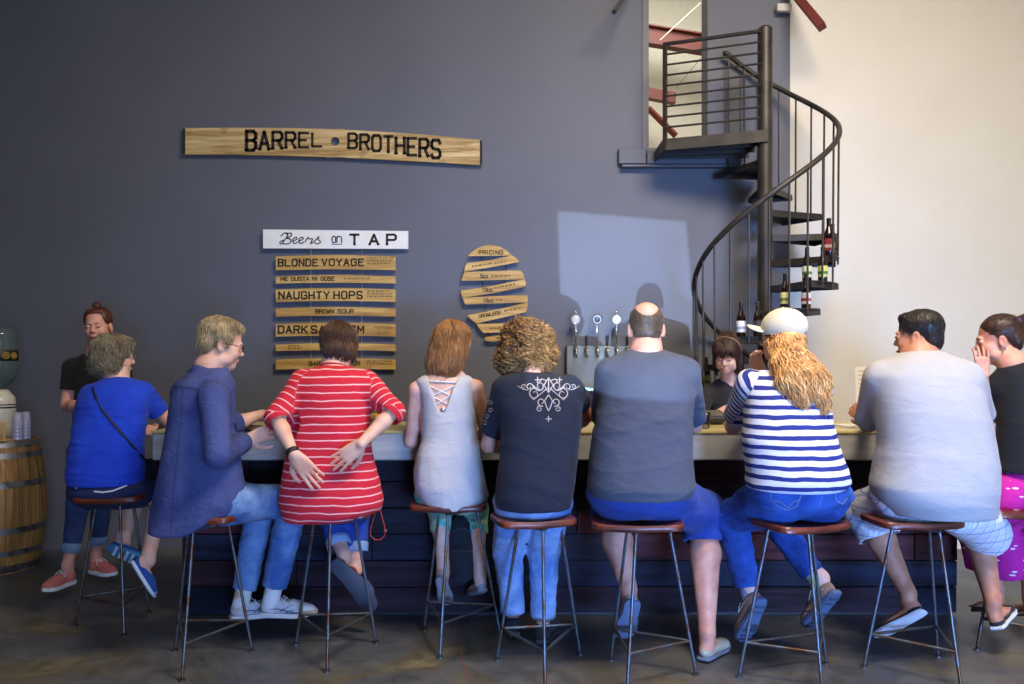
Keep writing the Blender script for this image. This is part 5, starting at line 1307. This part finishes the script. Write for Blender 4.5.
# ---- balding man in the grey blue tee ---------------------------------------------------
def p_grey():
    J = J_(neck=(646, 353, 3.88), shL=(610, 374, 3.85), shR=(684, 374, 3.85), elL=(604, 425, 4.02), wrL=(620, 432, 4.42), elR=(694, 425, 4.06), wrR=(690, 426, 4.40),
           pelvis=(641, 485, 3.77), hipL=(618, 497, 3.8), hipR=(664, 497, 3.8), knL=(611, 514, 4.22), knR=(703, 513, 4.16), anL=(629, 598, 3.98), anR=(707, 641, 3.93))
    J['ftL'] = (V(-.15, .45, -.9), V(0, 1, .55)); J['ftR'] = (V(.6, .75, 0), UP); J['calfdir'] = V(0, -1.3, 0)
    H = Head(W(646, 329, 3.93), 4, 6, 0, 1.06)
    p = Person('balding man in a grey blue tee and blue shorts seen from behind', W(641, 672, 3.77)*V(1, 1, 0), J, SK2, H, neck_r=.066, leg=1.12, calf=1.28, arm=1.05)
    hand(p.vol, J['wrR'], V(.15, .9, .3), V(.5, 0, -.6), 1, 45); hand(p.vol, J['wrL'], V(.2, 1, 0), V(0, 0, -1), 1, 20)
    o = p.finish(); H.face(o)
    t = Vol(.006)
    t.col(rows([(348, 630, 661, 3.9, .07), (352, 617, 674, 3.89, .10), (359, 606, 687, 3.87, .13), (372, 600, 693, 3.85, .16), (392, 598, 695, 3.83, .18), (420, 595, 693, 3.8, .19), (445, 591, 692, 3.79, .20), (468, 588, 694, 3.78, .21), (485, 586, 696, 3.77, .215), (497, 590, 692, 3.77, .205)]), .03)
    sleeve(t, J, 'R', .88, .082, .074, .04); sleeve(t, J, 'L', .88, .078, .072, .04); t.cut(W(646, 349, 3.9), V(0, .3, 1), .09, .01)
    ts = garment(o, 'tee_shirt', t, cloth('434858', '4e5364', fold=.5), .012, 13, 61, (.4, .4, 1.5))
    m = MB(); m.tube([J['neck']+V(.074*math.cos(a), .07*math.sin(a), .004-.014*math.sin(a)) for a in np.linspace(0, 2*PI, 26)], .010, 8, flat=.5, up=(0, 0, 1)); m.build('neckband', cloth('474a58'), ts, smooth=True)
    t = Vol(.006); t.ell(W(641, 494, 3.8), (.265, .205, .12), None, .03)
    trouser(t, J, 'L', 1.05, .12, .11, .098, R=.17); trouser(t, J, 'R', 1.24, .13, .120, .108, R=.18)
    garment(o, 'shorts', t, cloth('1f3a86', '2a4aa0', fold=.5), .008, 15, 62)
    shoe_parts(o, J['anL'], *J['ftL'], kind='loafer', upper='a39c90', sole='5d6a88', L=.26, w=.118); shoe_parts(o, J['anR'], *J['ftR'], kind='loafer', upper='aca696', sole='6c7486', L=.28, w=.105)
    h = Vol(.0042); e = lambda c, r, k=.012, op='u': h.ell(H.P(*c), np.array(r)*1.06, H.R, k, op)
    e((0, -.016, .036), (.077, .093, .083)); e((0, -.052, -.02), (.064, .05, .05)); e((0, -.06, .098), (.047, .075, .060), .01, 's'); e((0, -.01, .112), (.060, .07, .055), .01, 's'); e((0, .07, .03), (.09, .07, .12), .01, 's')
    hair_obj(o, h, hairm('3c2c20', '5e4a38', '80685290'[:6], st=(200, 200, 60)), down(H), 2200, .014, .0011, 11, .001, 80, jit=.3, lift=.001)
    c = empty('tasting_glass', W(704, 419, 4.52), 'small glass in the hand of the balding man', 'glass')
    zz = ZB+.001; b = V(W(705, 0, 4.52)[0], 4.52, zz); c.location = tuple(b); c['_o'] = [float(x) for x in b]
    MB().lathe([(.022, 0), (.026, .002), (.031, .09), (.029, .0905), (.024, .008), (.0005, .007)], b, 24).build('glass_body', glass('f4f6ff'), c, smooth=True); MB().lathe([(.0005, .009), (.0235, .009), (.0265, .055), (.0005, .056)], b, 24).build('beer', plain('e8e0d0', .3), c, smooth=True)
p_grey()
# ---- woman in the pale cap ---------------------------------------------------------------
def p_cap():
    J = J_(neck=(783, 366, 3.85), shL=(750, 384, 3.83), shR=(818, 386, 3.78), elL=(733, 426, 4.15), wrL=(762, 418, 4.42), elR=(800, 424, 4.15), wrR=(762, 376, 4.10),
           pelvis=(800, 490, 3.72), hipL=(778, 500, 3.75), hipR=(822, 500, 3.75), knL=(731, 517, 4.08), knR=(772, 515, 4.15), anL=(750, 597, 3.98), anR=(822, 587, 3.95))
    J['ftL'] = (V(-.25, .35, -.85), V(-.35, 1, .35)); J['ftR'] = (V(-.35, .45, -.75), V(-.5, 1, .6)); J['calfdir'] = V(.3, -1, 0)
    H = Head(W(782, 337, 3.95), -58, 4, 0, 1.0)
    p = Person('woman in a pale cap and navy striped tee with long ginger hair', W(795, 675, 3.72)*V(1, 1, 0), J, SKP, H, female=True, arm=1.05, leg=.85, feet=False)
    hand(p.vol, J['wrR'], V(-.35, .1, 1), V(.7, .5, .2), -1, 45); hand(p.vol, J['wrL'], V(.6, .8, 0), V(0, 0, -1), 1, 20)
    o = p.finish(); H.face(o); H.glasses(o, '3a2418', .0022)
    t = Vol(.0055)
    t.col(rows([(366, 772, 796, 3.85, .07), (372, 757, 812, 3.83, .11), (384, 747, 822, 3.8, .14), (400, 745, 828, 3.78, .155), (420, 744, 831, 3.76, .165), (440, 742, 836, 3.74, .175), (458, 745, 842, 3.73, .185), (472, 747, 847, 3.72, .20), (483, 746, 849, 3.72, .20), (489, 748, 838, 3.72, .19)]), .03)
    sleeve(t, J, 'L', .78, .075, .07, .04); sleeve(t, J, 'R', .75, .07, .066, .04); t.cut(W(783, 366, 3.86), V(-.1, .3, 1), .09, .01)
    E_ = {'L': edge([(757, 370), (746, 385), (745, 405), (742, 425), (720, 440)], 3.85), 'R': edge([(9000, 370), (9000, 440)], 3.9)}
    nm = stripes('d8d6dc', '1e2a78', .0445, .44, .005, .034)
    ts = garment(o, 'striped_tee', t, nm, .007, 14, 71, (.5, .5, 1.4), armstripe(J, E_, .10))
    t = Vol(.006); t.ell(W(799, 492, 3.75), (.245, .20, .115), None, .03); t.ell(W(762, 502, 3.9), (.12, .15, .09), None, .05)
    trouser(t, J, 'L', 1.88, .125, .088, .062); trouser(t, J, 'R', 1.84, .12, .085, .060)
    jn = garment(o, 'jeans', t, denim('17357e', '3462b8', .8), .010, 15, 72)
    th = plain('8a8f9c', .9)
    for pl in ([(770, 486), (790, 486), (803, 489)], [(771, 488), (771, 500), (779, 507), (788, 510), (797, 506), (803, 491)], [(774, 500), (782, 503), (788, 508), (793, 502), (800, 500)], [(834, 490), (846, 487)], [(835, 490), (836, 500), (842, 504), (847, 498)], [(822, 485), (822, 495), (819, 508)]): seam(jn, pl, .0016, th, 'stitching')
    for q in 'LR':
        K, A = J['kn'+q], J['an'+q]; d = nrm(A-K); MB().tube([A-d*.12, A-d*.05, A+d*.01], [.044, .040, .042], 20, cap=False).build('sock', cloth('7f88a0' if q == 'L' else 'a8b878', fold=.3), o, smooth=True)
        shoe_parts(o, A, *J['ft'+q], kind='hiker', upper='8a6a58', sole='54627e', L=.28, w=.105, tread={'c': '3e4a66', 'bars': [(-.03, .03, y) for y in (.04, .075, .15, .185, .22, .245)]},
                   detail={'c': 'b09a84', 'lines': [[(.036, .03, .03), (.036, .08, .04), (.03, .13, .05)], [(.04, .15, .01), (.036, .18, .03)]]})
    # cap
    cp = Vol(.004); cp.ell(H.P(0, -.014, .046), (.094, .113, .097), H.R, .02); cp.cut(H.P(0, 0, -.008), H.R@V(0, .26, -1), .16, .003)
    cp.ell(H.P(0, -.13, -.012), (.034, .06, .024), H.R, .004, 's'); cp.ell(H.P(0, -.012, .04), (.087, .105, .088), H.R, .004, 's')
    cm = cloth('d2c8ae', 'ddd4bc', fold=.15); c_ = garment(o, 'cap', cp, cm, 0, attrs=None)
    br2 = Vol(.004); br2.ell(H.P(0, .10, .052), (.074, .072, .0075), H.R@np.array(Matrix.Rotation(math.radians(20), 3, 'X')), .01); v_, f_2 = br2.mesh(1)
    a = v_-H.c; loc = a@H.R; v_ = v_+np.outer(-(loc[:, 0]**2)*3.2, H.R[:, 2]); link_mesh('brim', v_, f_2, cm, c_)
    m = MB(); m.tube([H.P(.05*math.sin(a), -.106+.014*(1-math.cos(a)), -.034) for a in np.linspace(-1.1, 1.1, 9)], .009, 6, flat=.35, up=tuple(H.R[:, 2])); m.build('cap_strap', cm, c_, smooth=True)
    m = MB(); m.lathe([(.0005, .005), (.006, .003), (.007, 0)], H.P(0, -.014, .143), 12); m.build('cap_button', cm, c_, smooth=True)
    for a in (0, PI/3, 2*PI/3):
        m = MB(); m.tube([H.P(.0945*math.cos(q)*math.cos(a), -.014+.1135*math.cos(q)*math.sin(a), .046+.0975*math.sin(q)) for q in np.linspace(.25, PI-.25, 15)], .0012, 5); m.build('cap_seam', plain('b0a68c', .9), c_)
    h = Vol(.005); e = lambda c, r, k=.03: h.ell(H.P(*c), r, H.R, k)
    e((0, -.045, .0), (.084, .07, .07)); e((.04, -.02, -.03), (.045, .05, .08)); e((-.06, .0, -.02), (.022, .05, .06))
    bk = [W(787, 350, 3.84), W(793, 366, 3.74), W(798, 382, 3.67), W(801, 394, 3.64)]
    h.chain(bk, [.068, .075, .08, .05], .04, flat=(V(0, 1, 0), .5)); h.chain([W(803, 364, 3.76), W(815, 380, 3.68), W(822, 398, 3.64)], [.05, .05, .03], .04, flat=(V(0, 1, 0), .6))
    hair_obj(o, h, hairm('b0743a', 'dca868', 'f4d8a8', st=(90, 90, 9)), lambda p, n: V(.12*math.sin(p[2]*70+p[0]*20)+.1, 0, -1)+.1*n, 1900, .16, .0030, 12, .006, 28, (1, 1, .25), jit=.2, step=10, curl=.007, turns=1.5, lift=.004, sel=lambda v: ((v-H.c)@H.R)[:, 2] < .025+.26*((v-H.c)@H.R)[:, 1])
p_cap()
# ---- man in the white tee ------------------------------------------------------------------
def p_white():
    J = J_(neck=(919, 360, 3.93), shL=(882, 378, 3.92), shR=(966, 379, 3.84), elL=(868, 424, 4.12), wrL=(866, 420, 4.40), elR=(985, 432, 4.02), wrR=(962, 438, 4.30),
           pelvis=(930, 490, 3.82), hipL=(905, 500, 3.86), hipR=(956, 502, 3.84), knL=(868, 512, 4.18), knR=(972, 515, 4.22), anL=(908, 602, 3.98), anR=(993, 610, 4.0))
    J['ftL'] = (V(-.6, .5, -.6), V(-.25, .8, .55)); J['ftR'] = (V(.65, .7, .12), V(-.1, .35, 1)); J['calfdir'] = V(.2, -1.1, 0)
    H = Head(W(918.5, 337, 3.98), -50, 4, 0, 1.05)
    p = Person('heavy man in a white tee and plaid shorts holding a paper', W(921, 670, 3.8)*V(1, 1, 0), J, SK3, H, neck_r=.07, arm=1.1, leg=1.08, calf=1.15)
    hand(p.vol, J['wrL'], V(-.35, .7, .5), V(.6, .5, 0), -1, 35); hand(p.vol, J['wrR'], V(-.6, .8, 0), V(0, 0, -1), -1, 20)
    o = p.finish(); H.face(o, '2a1c14')
    t = Vol(.006)
    t.col(rows([(350, 906, 936, 3.93, .08), (354, 894, 950, 3.92, .12), (362, 882, 965, 3.9, .155), (376, 875, 974, 3.88, .18), (395, 876, 981, 3.86, .20), (420, 879, 986, 3.84, .21), (445, 880, 991, 3.83, .22), (468, 877, 994, 3.82, .235), (486, 873, 994, 3.81, .24), (500, 878, 991, 3.81, .235), (515, 892, 992, 3.81, .21)]), .03)
    sleeve(t, J, 'L', .95, .088, .075, .04); sleeve(t, J, 'R', .7, .085, .08, .05, inner=.62); t.cut(W(919, 352, 3.95), V(-.1, .3, 1), .1, .01)
    ts = garment(o, 'tee_shirt', t, cloth('a9a8ac', 'b3b2b6', fold=.4), .009, 9, 81, (.6, .6, 1.3))
    t = Vol(.006); t.ell(W(932, 497, 3.85), (.28, .22, .12), None, .04)
    trouser(t, J, 'L', 1.30, .13, .118, .108, R=.17); trouser(t, J, 'R', 1.20, .135, .118, .112, R=.17); t.chain([J['hipR']-V(0, .04, .02), J['knR']+V(.02, -.1, -.07)], [.12, .115], .06)
    n = NT('plaid'); n.set(.9); v_ = n.coord(); s_ = n.n('ShaderNodeSeparateXYZ'); n.l(v_, s_.inputs[0]); cc = 'e2e4ee'
    out = None
    for ax, per, wd, c2 in ((0, .075, .12, '8090c0'), (2, .075, .12, '8090c0'), (0, .0375, .07, 'a8b0d0'), (2, .0375, .07, '9aa6cc'), (0, .075, .03, '303c78')):
        fr = n.math('FRACT', n.math('DIVIDE', n.math('ADD', s_.outputs[ax], 10.+(.02 if wd == .03 else 0)), per)); k = n.math('LESS_THAN', fr, wd); cc = n.mix(n.math('MULTIPLY', k, .6), cc, c2)
    n.col(cc); n.bump(n.noise(v_, 22, 3, .6, .6), .5, .012)
    garment(o, 'plaid_shorts', t, n.m, .009, 13, 82)
    for q in 'LR': shoe_parts(o, J['an'+q], *J['ft'+q], kind='flat', upper='1d2230', sole='d8dae2', L=.29, w=.11)
    h = Vol(.0042); e = lambda c, r, k=.015, op='u': h.ell(H.P(*c), np.array(r)*1.05, H.R, k, op)
    e((0, -.018, .048), (.081, .098, .084)); e((0, -.062, -.012), (.07, .045, .058)); e((0, .045, .095), (.055, .035, .025)); e((0, .125, .01), (.09, .06, .055), .01, 's')
    hair_obj(o, h, hairm('120c0a', '22170f', '33241a'), down(H), 2600, .018, .0013, 13, .002, 80, jit=.3, lift=.001)
    m = empty('menu_sheet', W(864, 402, 4.5), 'white menu sheet held upright by the man in the white tee', 'menu')
    c0 = [W(856, 405, 4.52), W(874, 405, 4.44), W(872.5, 366, 4.48), W(855, 367, 4.56)]
    MB().prism(c0, (0, 0, 0), (0, .0015, 0)).build('sheet', plain('e8e4dc', .7), m)
    l = MB()
    for i in range(7):
        a = c0[3]*(1-(i+1)/9)+c0[0]*((i+1)/9)+V(0, -.0012, 0); b = c0[2]*(1-(i+1)/9)+c0[1]*((i+1)/9)+V(0, -.0012, 0); l.tube([a*.85+b*.15, a*(.35+.1*(i % 3))+b*(.65-.1*(i % 3))], .0012, 4)
    l.build('printed_lines', plain('8a8a90'), m)
    for i, (x0, x1, y, lab) in enumerate(((838, 858, 4.75, 'white paper lying on the bar between the cap and the white tee'), )):
        z = ZB+.001; a = W(x0, 0, y)[0]; b = W(x1+6, 0, y)[0]; m2 = MB(); m2.box((a, y-.12, z), (b, y+.1, z+.003), 0); o2 = m2.build('paper_sheet', plain('e6e2da', .7)); tag(o2, lab, 'paper')
p_white()
# ---- woman in the magenta skirt --------------------------------------------------------------
def p_mag():
    J = J_(neck=(1012, 364, 4.22), shL=(1000, 386, 4.24), shR=(1062, 386, 4.15), elL=(984, 416, 4.38), wrL=(983, 376, 4.20), elR=(1062, 440, 4.3), wrR=(1030, 440, 4.5),
           pelvis=(1030, 492, 4.12), hipL=(1010, 500, 4.15), hipR=(1050, 500, 4.15), knL=(978, 525, 4.5), knR=(1024, 525, 4.55), anL=(996, 596, 4.42), anR=(1030, 600, 4.4))
    J['ftL'] = (V(-.2, 1, -.3), V(0, .3, 1)); J['ftR'] = (V(0, 1, -.3), V(0, .3, 1))
    H = Head(W(998, 341, 4.28), -68, 8, 0, 1.05)
    p = Person('woman in a black top and magenta skirt, cheek on her hand', W(1020, 650, 4.12)*V(1, 1, 0), J, SK2, H, female=True)
    hand(p.vol, J['wrL'], V(-.02, .05, 1), V(.25, 1, 0), -1, 12, 5, .95); hand(p.vol, J['wrR'], V(-.6, .8, 0), V(0, 0, -1), -1, 20)
    o = p.finish(); H.face(o, '3a2014')
    t = Vol(.006)
    t.col(rows([(362, 1004, 1030, 4.22, .07), (368, 1000, 1050, 4.21, .10), (382, 998, 1062, 4.2, .13), (405, 999, 1064, 4.18, .145), (430, 1000, 1062, 4.16, .15), (455, 998, 1062, 4.15, .155), (472, 997, 1064, 4.14, .17)]), .03)
    sleeve(t, J, 'L', 1.22, .068, .056, .04); sleeve(t, J, 'R', 1.1, .066, .055, .04); t.cut(W(1012, 362, 4.22), V(-.1, .3, 1), .08, .01)
    garment(o, 'black_top', t, cloth('0a0e18', '101624'), .006, 15, 91)
    t = Vol(.006); t.ell(W(1029, 488, 4.15), (.20, .17, .13), None, .03)
    t.chain([J['hipL'], J['knL'], W(988, 565, 4.45)], [.12, .11, .12], .05); t.chain([J['hipR'], J['knR'], W(1016, 565, 4.45)], [.12, .11, .13], .08); t.chain([W(1000, 540, 4.3), W(1004, 565, 4.3)], [.10, .12], .08)
    t.cut(W(1000, 572, 4.4), V(0, 0, -1), .4)
    n = NT('magenta_print'); n.set(.85); v_ = n.coord((9, 9, 26), (0, .9, 0)); x = n.n('ShaderNodeTexVoronoi'); x.inputs['Scale'].default_value = 1.5; n.l(v_, x.inputs['Vector'])
    n.col(n.mix(n.math('LESS_THAN', x.outputs['Distance'], .2), 'c01890', 'ecd8e6')); n.bump(n.noise(n.coord(), 18, 3, .6, .6), .5, .012)
    garment(o, 'skirt', t, n.m, .010, 12, 92, (1.4, 1.4, .4))
    for q in 'LR': shoe_parts(o, J['an'+q], *J['ft'+q], kind='flat', upper='8a6048', sole='50382c', L=.24)
    h = Vol(.0045); e = lambda c, r, k=.02: h.ell(H.P(*c), np.array(r)*1.05, H.R, k)
    e((0, -.022, .052), (.082, .098, .085)); e((0, -.07, .0), (.068, .045, .065)); e((0, -.128, .075), (.045, .035, .042), .012); e((0, -.15, .05), (.03, .025, .04), .02)
    hair_obj(o, h, hairm('20120c', '42281a', '644028'), lambda p, n: H.P(0, -.12, .07)-p, 900, .035, .0014, 14, .002, 60, jit=.04, lift=.0008)
    c = H.P(0, -.105, .072); ax = nrm(H.R@V(0, -1, .1)); u = H.R[:, 0]; w = np.cross(ax, u)
    MB().tube([c+(.032+.003*math.sin(i*2.1))*(math.cos(a)*u+math.sin(a)*w) for i, a in enumerate(np.linspace(0, 2*PI, 24, endpoint=False))], .009, 8, closed=True).build('hair_tie', cloth('5a2a8a', '7038a0'), o, smooth=True)
    MB().tube([H.P(-.083, .0, -.045), H.P(-.084, .0, -.06)], .004, 8).build('earring', metal('e0e0e4', .2), o)
p_mag()
# ---- bartender behind the bar ------------------------------------------------------------------
def p_bar():
    J = J_(neck=(731, 378, 5.38), shL=(706, 394, 5.38), shR=(753, 393, 5.42), elL=(700, 418, 5.25), wrL=(712, 418, 5.0), elR=(756, 424, 5.3), wrR=(732, 421, 5.02),
           pelvis=(731, 465, 5.42), hipL=(718, 475, 5.42), hipR=(744, 475, 5.42), knL=(718, 530, 5.4), knR=(744, 530, 5.45), anL=(716, 573, 5.4), anR=(746, 571, 5.44))
    J['ftL'] = (V(-.1, -1, 0), UP); J['ftR'] = (V(.2, -1, 0), UP)
    H = Head(W(727, 355, 5.28), 208, 24, -4, .97)
    p = Person('bartender with dark fringe and headband looking down behind the bar', W(731, 580, 5.42)*V(1, 1, 0), J, SKP, H, female=True)
    hand(p.vol, J['wrL'], V(.3, -1, -.1), V(0, 0, -1), -1, 25); hand(p.vol, J['wrR'], V(-.6, -.8, 0), V(0, 0, -1), 1, 25)
    o = p.finish(); H.face(o, '2c1a12', 'c06860', down=True)
    t = Vol(.006)
    t.col(rows([(377, 722, 740, 5.38, .055), (381, 713, 749, 5.4, .08), (392, 706, 754, 5.41, .10), (410, 708, 752, 5.42, .11), (440, 710, 751, 5.42, .115), (470, 708, 754, 5.42, .13)]), .03)
    sleeve(t, J, 'L', 1.5, .056, .046, .04); sleeve(t, J, 'R', 1.5, .056, .046, .04); t.cut(W(731, 379, 5.38), V(0, -.35, 1), .08, .01)
    garment(o, 'black_shirt', t, cloth('19191c', '242428'), .005, 18, 95)
    t = Vol(.008); t.ell(W(731, 475, 5.42), (.17, .125, .12), None, .03); trouser(t, J, 'L', 1.9, .095, .07, .055); trouser(t, J, 'R', 1.9, .095, .07, .055)
    garment(o, 'trousers', t, cloth('15151a', '1e1e24'), .004, 18, 4)
    for q in 'LR': shoe_parts(o, J['an'+q], *J['ft'+q], kind='sneaker', upper='222226', sole='d8d4cc', L=.25)
    h = Vol(.0045); e = lambda c, r, k=.02, op='u': h.ell(H.P(*c), r, H.R, k, op)
    e((0, -.02, .05), (.086, .1, .086)); e((0, -.06, -.05), (.08, .055, .09)); e((0, .062, .062), (.062, .038, .034)); e((-.07, .0, -.04), (.022, .038, .09)); e((.07, .0, -.04), (.022, .038, .09)); e((0, -.03, .135), (.04, .05, .025))
    hair_obj(o, h, hairm('1c0f0a', '3c2016', '5e3624'), lambda p, n: V(0, 0, -1)+.5*nrm(p-H.P(0, -.04, .13)), 1200, .06, .0022, 15, .003, 50, jit=.15)
    m = MB(); m.tube([H.P(.088*math.cos(a), .035, .05+.078*math.sin(a)) if False else H.P(.0895*math.cos(a), -.005+.03*math.sin(a), .052+.09*math.sin(a)) for a in np.linspace(-.25, PI+.25, 22)], .007, 6, flat=.4); m.build('headband', cloth('8a6a4c', 'a07c58'), o, smooth=True)
    c = empty('card_terminal', W(712, 420, 4.85), 'dark card terminal on the bar in front of the bartender', 'payment terminal')
    M = (Matrix.Rotation(math.radians(12), 3, 'Z') @ Matrix.Rotation(math.radians(20), 3, 'X')).to_4x4(); ct = V(W(713, 0, 4.85)[0], 4.85, ZB+.05); c.location = (ct[0], ct[1], ZB)
    c['_o'] = [float(ct[0]), float(ct[1]), ZB]
    MB().box((-.075, -.06, -.018), (.075, .06, .018), .008, M, ct).build('body', plain('23262e', .4), c); MB().box((-.055, -.04, .018), (.055, .045, .0195), 0, M, ct).build('screen', plain('5a564c', .2), c); MB().box((-.05, -.03, -.05), (.05, .04, -.01), .004, None, ct).build('stand', plain('1a1c22', .4), c)
p_bar()
# ---- small things ----------------------------------------------------------------------------------
b = V(W(375.5, 0, 4.62)[0], 4.62, ZB+.001); o = empty('beer_glass', b, 'small glass of pale beer on the bar behind the red striped elbow', 'glass')
MB().lathe([(.026, 0), (.03, .003), (.037, .105), (.035, .106), (.028, .012), (.0005, .01)], b, 28).build('glass_body', glass('f8f6e8'), o, smooth=True); MB().lathe([(.0005, .013), (.0275, .013), (.0335, .08), (.0005, .081)], b, 28).build('beer', plain('d6a83a', .2), o, smooth=True)
# backpack hanging under the counter edge
bp = empty('backpack', W(461, 578, 4.5), 'black backpack hanging against the planks under the white tank top', 'backpack')
v = Vol(.006); v.col(rows([(516, 456, 468, 4.54, .04), (524, 451, 472, 4.53, .06), (545, 449, 474, 4.52, .075), (565, 449, 475, 4.52, .08), (578, 452, 473, 4.53, .07)]), .03, 3); v.col(rows([(545, 453, 471, 4.46, .05), (572, 453, 471, 4.46, .055)]), .02, 3)
g = garment(bp, 'body', v, cloth('12141c', '1a1d28'), .004, 22, 5)
seam(g, [(453, 532), (458, 529), (465, 529), (471, 533)], .003, plain('2c3040', .5), 'zip'); seam(g, [(453, 552), (462, 550), (471, 552)], .003, plain('2c3040', .5), 'zip')
MB().tube([W(x, y, 4.54) for x, y in ((457, 518), (458, 500), (461, 480), (463, 470))]+[V(W(463, 0, 4.54)[0], 4.56, ZU-.03)], .010, 6, flat=.4).build('strap', cloth('14161e'), bp, smooth=True)
MB().tube([W(x, y, 4.5) for x, y in ((469, 522), (475, 538), (476, 556), (471, 572))], .012, 6, flat=.35).build('strap', cloth('1c1f2a'), bp, smooth=True)
# ------------------------------------------------------------------ light
def area(name, loc, target, size, power, col, sy=None, spread=None):
    l = bpy.data.lights.new(name, 'AREA'); l.energy = power; l.color = col; l.size = size
    if sy: l.shape = 'RECTANGLE'; l.size_y = sy
    if spread: l.spread = spread
    o = bpy.data.objects.new(name, l); COL.objects.link(o); o.location = loc
    o.rotation_euler = (Vector(target)-Vector(loc)).to_track_quat('-Z', 'Y').to_euler(); return o
area('door_daylight', (3.2, YF+.05, 1.25), (1.0, 5, 1.0), 3.5, 290, (.50, .68, 1.0), 2.3)
area('low_blue_fill', (2.6, YF+.06, .5), (1.3, 4, .55), 2.6, 75, (.16, .38, 1.0), .8, math.radians(42))  # added fill lamp, tints the lower half of the room blue
area('roof_lamp', (1.9, 1.9, 5.3), (1.7, 4.4, 1.0), 2.2, 250, (1.0, .84, .64), 1.2, math.radians(140))
area('roof_lamp', (-1.8, 1.2, 5.3), (-1.4, 4.4, 1.), 1.6, 25, (1.0, .88, .72), 1.0)
area('upper_room_lamp', (1.6, YW+1.0, 5.4), (1.3, YW+1.9, 3.2), 1.2, 60, (1.0, .95, .86))
sp = bpy.data.lights.new('sun_glint', 'SPOT'); sp.energy = 11000; sp.color = (.52, .70, 1.0); sp.spot_size = math.radians(20); sp.spot_blend = .0; sp.shadow_soft_size = .005
so = bpy.data.objects.new('sun_glint', sp); COL.objects.link(so); so.location = tuple(LS)
so.rotation_euler = (Vector(tuple((qa[0]+qa[2])/2))-Vector(tuple(LS))).to_track_quat('-Z', 'Y').to_euler()
wd_ = bpy.data.worlds.new('sky'); SC.world = wd_; wd_.use_nodes = True
wd_.node_tree.nodes['Background'].inputs[0].default_value = (.45, .62, 1, 1); wd_.node_tree.nodes['Background'].inputs[1].default_value = .6
cam = bpy.data.cameras.new('camera'); co = bpy.data.objects.new('camera', cam); COL.objects.link(co)
co.location = (0, 0, HC); co.rotation_euler = (PI/2, 0, 0); cam.sensor_width = 36; cam.lens = 36*F/1024; cam.shift_y = (HY-342)/1024; cam.clip_start = .05
SC.camera = co
SC.view_settings.view_transform = 'Standard'; SC.view_settings.look = 'None'; SC.view_settings.gamma = 1; SC.view_settings.exposure = 0
try: SC.view_settings.use_curve_mapping = False
except Exception: pass
SC.cycles.use_denoising = True; SC.cycles.max_bounces = 6
for o in SC.objects:
    if '_o' in o: del o['_o']
